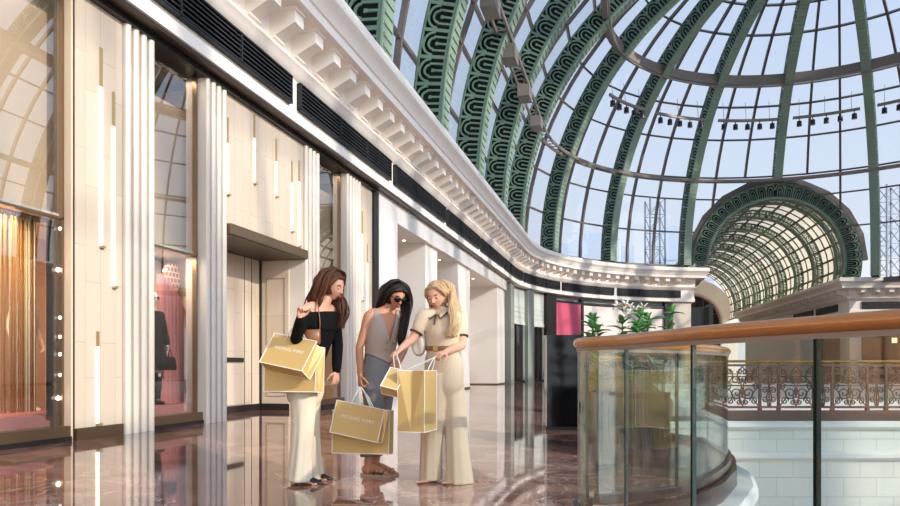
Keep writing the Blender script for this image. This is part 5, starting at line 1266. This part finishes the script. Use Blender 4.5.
for sg in (-1,1):
    inner = [nb-fh*.06+Vector((0,0,.03)), nb+sx*sg*.062-fh*.005+Vector((0,0,.022)), nb+sx*sg*.05+fh*.06+Vector((0,0,-.012)), nb+sx*sg*.012+fh*.092+Vector((0,0,-.05))]
    outer = [nb-fh*.085+Vector((0,0,-.004)), nb+sx*sg*.098-fh*.005+Vector((0,0,-.004)), nb+sx*sg*.088+fh*.085+Vector((0,0,-.035)), nb+sx*sg*.045+fh*.122+Vector((0,0,-.085))]
    A_, B_ = cr(inner, 6), cr(outer, 6); m.loft([[a, a+(b-a)*.5+Vector((0,0,.016)), b, b-Vector((0,0,.008)), a-Vector((0,0,.012))] for a, b in zip(A_, B_)])
    e_.tube([b+Vector((0,0,-.002)) for b in B_]+[A_[-1]], .0048, 6)
e_.tube(cr([nb+fh*.095+Vector((0,0,-.05)), nb+fh*.125+Vector((0,0,-.09)), nb+fh*.14+Vector((0,0,-.135))]), .008, 6, .005, up=fh)
cl_ = m.build('collar', M['polo'], W3, True); e_.build('collar_trim', M['trim'], cl_, True)
tr = MB(); rings(tr, refine([ring_at(L,442.5,351,0,.132,.108,ya), ring_at(L,443.5,362,0,.158,.12,ya), ring_at(L,444,376,0,.165,.125,ya), ring_at(L,444,388,0,.15,.115,ya), ring_at(L,444,398,0,.09,.07,ya)]))
trouser_leg(tr, [L(437.5,374,-.03), L(433,410,-.02), L(431.5,445,.0), L(431,479.5,.02)], [(.10,.11),(.10,.105),(.088,.095),(.092,.11)], ya, 31, .07)
trouser_leg(tr, [L(450.5,374,.02), L(454.5,410,.02), L(457,445,-.02), L(460,483,-.05)], [(.10,.11),(.098,.105),(.092,.10),(.112,.125)], ya, 32, .07)
fuse('trousers', tr, M['beigetr'], W3, .0075, 3)
m = MB(); q = L(442.4,348.5,0); rr_ = [(q.x+math.cos(2*PI*k/36)*.139*math.cos(ya)-math.sin(2*PI*k/36)*.113*math.sin(ya), q.y+math.cos(2*PI*k/36)*.139*math.sin(ya)+math.sin(2*PI*k/36)*.113*math.cos(ya), q.z) for k in range(36)]
m.tube(rr_, .005, 8, .018, up=(0,0,1), closed=True); bt = m.build('belt', M['leather'], W3, True)
m = MB(); c = Vector(q)+fh*.118-sx*.01; m.obox(c, sx*.02, fh*.004, (0,0,.019)); m.build('buckle', M['button'], bt)
for ak, dd in ((L(431,474,.07),(-.4,-1)),(L(461,478,.0),(-.6,-.8))):
    d = Vector((dd[0],dd[1],0)).normalized(); s = Vector((-d.y,d.x,0)); g0 = Vector((ak.x,ak.y,0)); sd = MB()
    pr = [(-.065,.03),(.04,.04),(.12,.046),(.17,.044),(.215,.02)]; pol = [g0+d*a+s*b for a, b in pr]+[g0+d*a-s*b for a, b in reversed(pr)]
    sd.loft([[p for p in pol],[p+Vector((0,0,.014)) for p in pol]]); so2 = sd.build('sandal', M['sandal'], W3)
    sd = MB(); sd.tube(cr([g0+d*.1+s*.048+Vector((0,0,.01)), g0+d*.11+s*.03+Vector((0,0,.055)), g0+d*.11-s*.03+Vector((0,0,.055)), g0+d*.1-s*.048+Vector((0,0,.01))]), .014, 8, .004, up=d); sd.build('strap', M['sandal'], so2, True)
ob = thing('shoulder_bag', 'small off-white leather shoulder bag at the hip of the blonde woman', 'bag', W3.location, YAW)
m = MB(); c = L(418.5,344,.02); m.tube([c+Vector((-.005,-.05,-.0)), c+Vector((0,-.045,0)), c+Vector((.0,.12,0)), c+Vector((0,.125,0))], [.05,.06,.06,.05], 14, [.085,.1,.1,.085], up=(0,0,1)); m.build('pouch', M['bagwhite'], ob, True)
m = MB(); m.tube(cr([L(418.5,334,-.02), L(421,322,-.08), L(426,311.5,-.05), L(428,310,.03), L(424,320,.1), L(419,334,.1)]), .007, 6); m.build('strap', M['bagwhite'], ob, True)
h3 = wpt(W3, L(389.5,352,-.33)); h4 = wpt(W3, L(434.5,357.5,-.28))
shopping_bag('small gold paper bag tipped forward in the reaching hand of the blonde woman', spot(380.5,386,5.22), cwv((.125,-.035,-.03)), cwv((.05,.12,.14)), .085, False, wpt(W3, L(395,354,-.33)))
shopping_bag('tall gold paper bag with white edges hanging in front of the blonde woman', spot(424,432.5,5.16), cwv((.085,.27,0)), cwv((.0,.0,.455)), .205, False, h4)

# ---- mannequins in the shop windows ----------------------------------
M['mann'] = mat('white_mannequin', 'e4dcd2', .35); M['wool'] = mat('black_wool', '121114', .9, bump=.3, scale=60)
def mannequin(label, loc, rz, dark=False):
    o = thing('mannequin', label, 'mannequin', loc, rz); b = MB(); Z = lambda z, rx, ry: (0,0,z,rx,ry,0)
    rings(b, refine([Z(.86,.14,.1),Z(.98,.15,.105),Z(1.12,.11,.085),Z(1.28,.14,.11),Z(1.40,.165,.085),Z(1.46,.10,.06),Z(1.50,.05,.05),Z(1.56,.047,.047)]))
    head_form(b, Vector((0,-.01,1.66)), Vector((.15,-1,0)), Vector((0,0,1)))
    for sg in (-1,1):
        limb(b, [Vector((sg*.15,0,1.40)), Vector((sg*.2,.02,1.14)), Vector((sg*.2,-.08,.93))], [.05,.04,.025]); hand(b, Vector((sg*.2,-.08,.93)), (0,-.15,-1), (-sg,0,0), 1 if sg > 0 else -1, (.3,.4,.3), .9)
        limb(b, [Vector((sg*.08,0,.9)), Vector((sg*.085,-.02,.48)), Vector((sg*.085,.02,.08))], [.085,.055,.036]); foot(b, (sg*.085,.02,.06), (sg*.2,-1))
    fuse('body', b, M['mann'], o, .008, 2)
    if not dark:
        c = MB(); rings(c, refine([Z(.62,.25,.19),Z(.80,.21,.16),Z(1.0,.165,.13),Z(1.12,.15,.115),Z(1.28,.165,.13),Z(1.40,.18,.105),Z(1.47,.10,.075)]), 32, lambda a, z: .03*math.sin(8*a) if z < .95 else 0)
        for sg in (-1,1): limb(c, [Vector((sg*.13,0,1.41)), Vector((sg*.2,.02,1.14)), Vector((sg*.2,-.075,.97))], [.065,.058,.05])
        fuse('coat', c, M['wool'], o, .009, 2)
        for sg in (-1,1):
            c = MB(); limb(c, [Vector((sg*.085,-.015,.5)), Vector((sg*.085,0,.3)), Vector((sg*.085,.02,.07))], [.06,.062,.045]); c.tube([Vector((sg*.085,.06,.03)), Vector((sg*.09,0,.04)), Vector((sg*.1,-.16,.025)), Vector((sg*.1,-.2,.02))], [.03,.042,.04,.01], 12, [.03,.04,.026,.012], up=(0,0,1)); c.build('boot', M['shoe'], o, True)
        c = MB(); [c.ball((sg*.033+.015,-.1,1.665), (.028,.012,.022), 12, 8) for sg in (-1,1)]; c.box(-.05,.08,-.095,-.085,1.665,1.675); c.build('sunglasses', M['shades'], o, True)
    c = MB(); c.cyl((0,0,-.0),.16,.012,24); c.cyl((.0,.04,.01),.012,.85,8); c.build('stand', M['bronze'], o)
    return o
mannequin('white mannequin in a black coat, boots and sunglasses in the pink shop window', (-.42,9.41,.34), R(62))
hb = thing('handbag', 'black leather handbag on the arm of the mannequin in the shop window', 'bag', (-.24,9.50,.88), R(80))
c = MB(); c.loft([[Vector((sx_*.15*k, sy*.065*k, z)) for sx_, sy in ((-1,-1),(1,-1),(1,1),(-1,1))] for z, k in ((0,.95),(.03,1.05),(.17,.92),(.21,.75))]); c.build('body', M['shoe'], hb, auto=True)
c = MB()
for q in (-.04,.04): c.tube(cr([Vector((-.09,q,.18)), Vector((-.07,q*.5,.32)), Vector((0,0,.37)), Vector((.07,q*.5,.32)), Vector((.09,q,.18))]), .008, 6)
c.build('handle', M['shoe'], hb, True)
mannequin('pale mannequin standing behind the golden bead curtain', (-1.15,7.75,.33), R(80), True)
# ------------------------------------------------------------------ camera, light, sky
cam = bpy.data.cameras.new('camera'); co = bpy.data.objects.new('camera', cam); C.objects.link(co)
cam.sensor_width = 36; cam.sensor_fit = 'HORIZONTAL'; cam.lens = 28.0; cam.shift_y = (367-253)/900; cam.clip_end = 2000; cam.clip_start = .05
co.location = CAM; co.rotation_euler = (PI/2, 0, YAW)
bpy.context.scene.camera = co
sun = bpy.data.lights.new('sun', 'SUN'); so = bpy.data.objects.new('sun', sun); C.objects.link(so)
sun.energy = 3.5; sun.angle = R(.9); sun.color = (1, .88, .72)
so.location = (60,-20,40); so.rotation_euler = Vector((.88,-.30,.40)).to_track_quat('Z','Y').to_euler()
def area(name, loc, sx, sy, e, col=(1,.8,.58), rot=(0,0,0)):
    l = bpy.data.lights.new(name, 'AREA'); l.shape = 'RECTANGLE'; l.size = sx; l.size_y = sy; l.energy = e; l.color = col
    o = bpy.data.objects.new(name, l); C.objects.link(o); o.location = loc; o.rotation_euler = rot; return o
area('display_light', (-.5,4.9,2.76), .5, 4.0, 85); area('display_light', (-1.3,5.0,2.76), .4, 3.8, 90)
area('display_light', (-.45,9.5,2.74), .3, 1.0, 20, (1,.9,.8)); area('display_light', (-.5,15.2,2.74), .3, 1.2, 12)
area('blind_light', (-.27,4.9,5.66), .1, 4.0, 16, (1,.85,.68)); area('blind_light', (-.27,9.5,5.66), .1, 1.1, 5, (1,.85,.68)); area('blind_light', (-.27,15.2,5.66), .1, 1.3, 5, (1,.85,.68))
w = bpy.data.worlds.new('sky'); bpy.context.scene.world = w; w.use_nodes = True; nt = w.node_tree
bg = nt.nodes['Background']; tc = nt.nodes.new('ShaderNodeTexCoord'); sp = nt.nodes.new('ShaderNodeSeparateXYZ'); rp_ = nt.nodes.new('ShaderNodeValToRGB')
nt.links.new(tc.outputs['Generated'], sp.inputs[0]); nt.links.new(sp.outputs['Z'], rp_.inputs['Fac']); nt.links.new(rp_.outputs['Color'], bg.inputs['Color'])
e = rp_.color_ramp.elements; e[0].position = 0; e[0].color = lin('eef1f6'); e[1].position = 1; e[1].color = lin('a9c3ea')
x = e.new(.25); x.color = lin('dde6f4'); x = e.new(.55); x.color = lin('c3d5f0')
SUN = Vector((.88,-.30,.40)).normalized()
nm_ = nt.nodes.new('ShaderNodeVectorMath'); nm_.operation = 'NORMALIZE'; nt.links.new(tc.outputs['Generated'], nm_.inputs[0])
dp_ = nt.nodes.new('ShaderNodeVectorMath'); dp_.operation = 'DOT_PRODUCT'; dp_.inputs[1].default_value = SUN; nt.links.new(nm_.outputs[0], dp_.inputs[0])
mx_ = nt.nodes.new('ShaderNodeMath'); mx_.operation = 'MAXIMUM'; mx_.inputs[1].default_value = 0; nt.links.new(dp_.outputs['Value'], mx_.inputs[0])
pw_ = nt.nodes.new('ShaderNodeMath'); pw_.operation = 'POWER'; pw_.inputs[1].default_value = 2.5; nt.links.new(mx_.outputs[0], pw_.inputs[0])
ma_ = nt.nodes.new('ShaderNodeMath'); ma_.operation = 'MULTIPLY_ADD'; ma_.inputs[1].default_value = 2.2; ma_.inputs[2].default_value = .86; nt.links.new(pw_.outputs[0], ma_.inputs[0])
nt.links.new(ma_.outputs[0], bg.inputs['Strength'])       # hazy sky, with a broad glow round the sun added as soft fill
sc = bpy.context.scene
sc.view_settings.view_transform = 'Standard'; sc.view_settings.look = 'None'; sc.view_settings.exposure = 0.34; sc.view_settings.gamma = 1
sc.cycles.transparent_max_bounces = 32; sc.cycles.max_bounces = 8; sc.cycles.glossy_bounces = 4; sc.cycles.diffuse_bounces = 4
sc.cycles.sample_clamp_indirect = 6; sc.cycles.caustics_reflective = False; sc.cycles.caustics_refractive = False
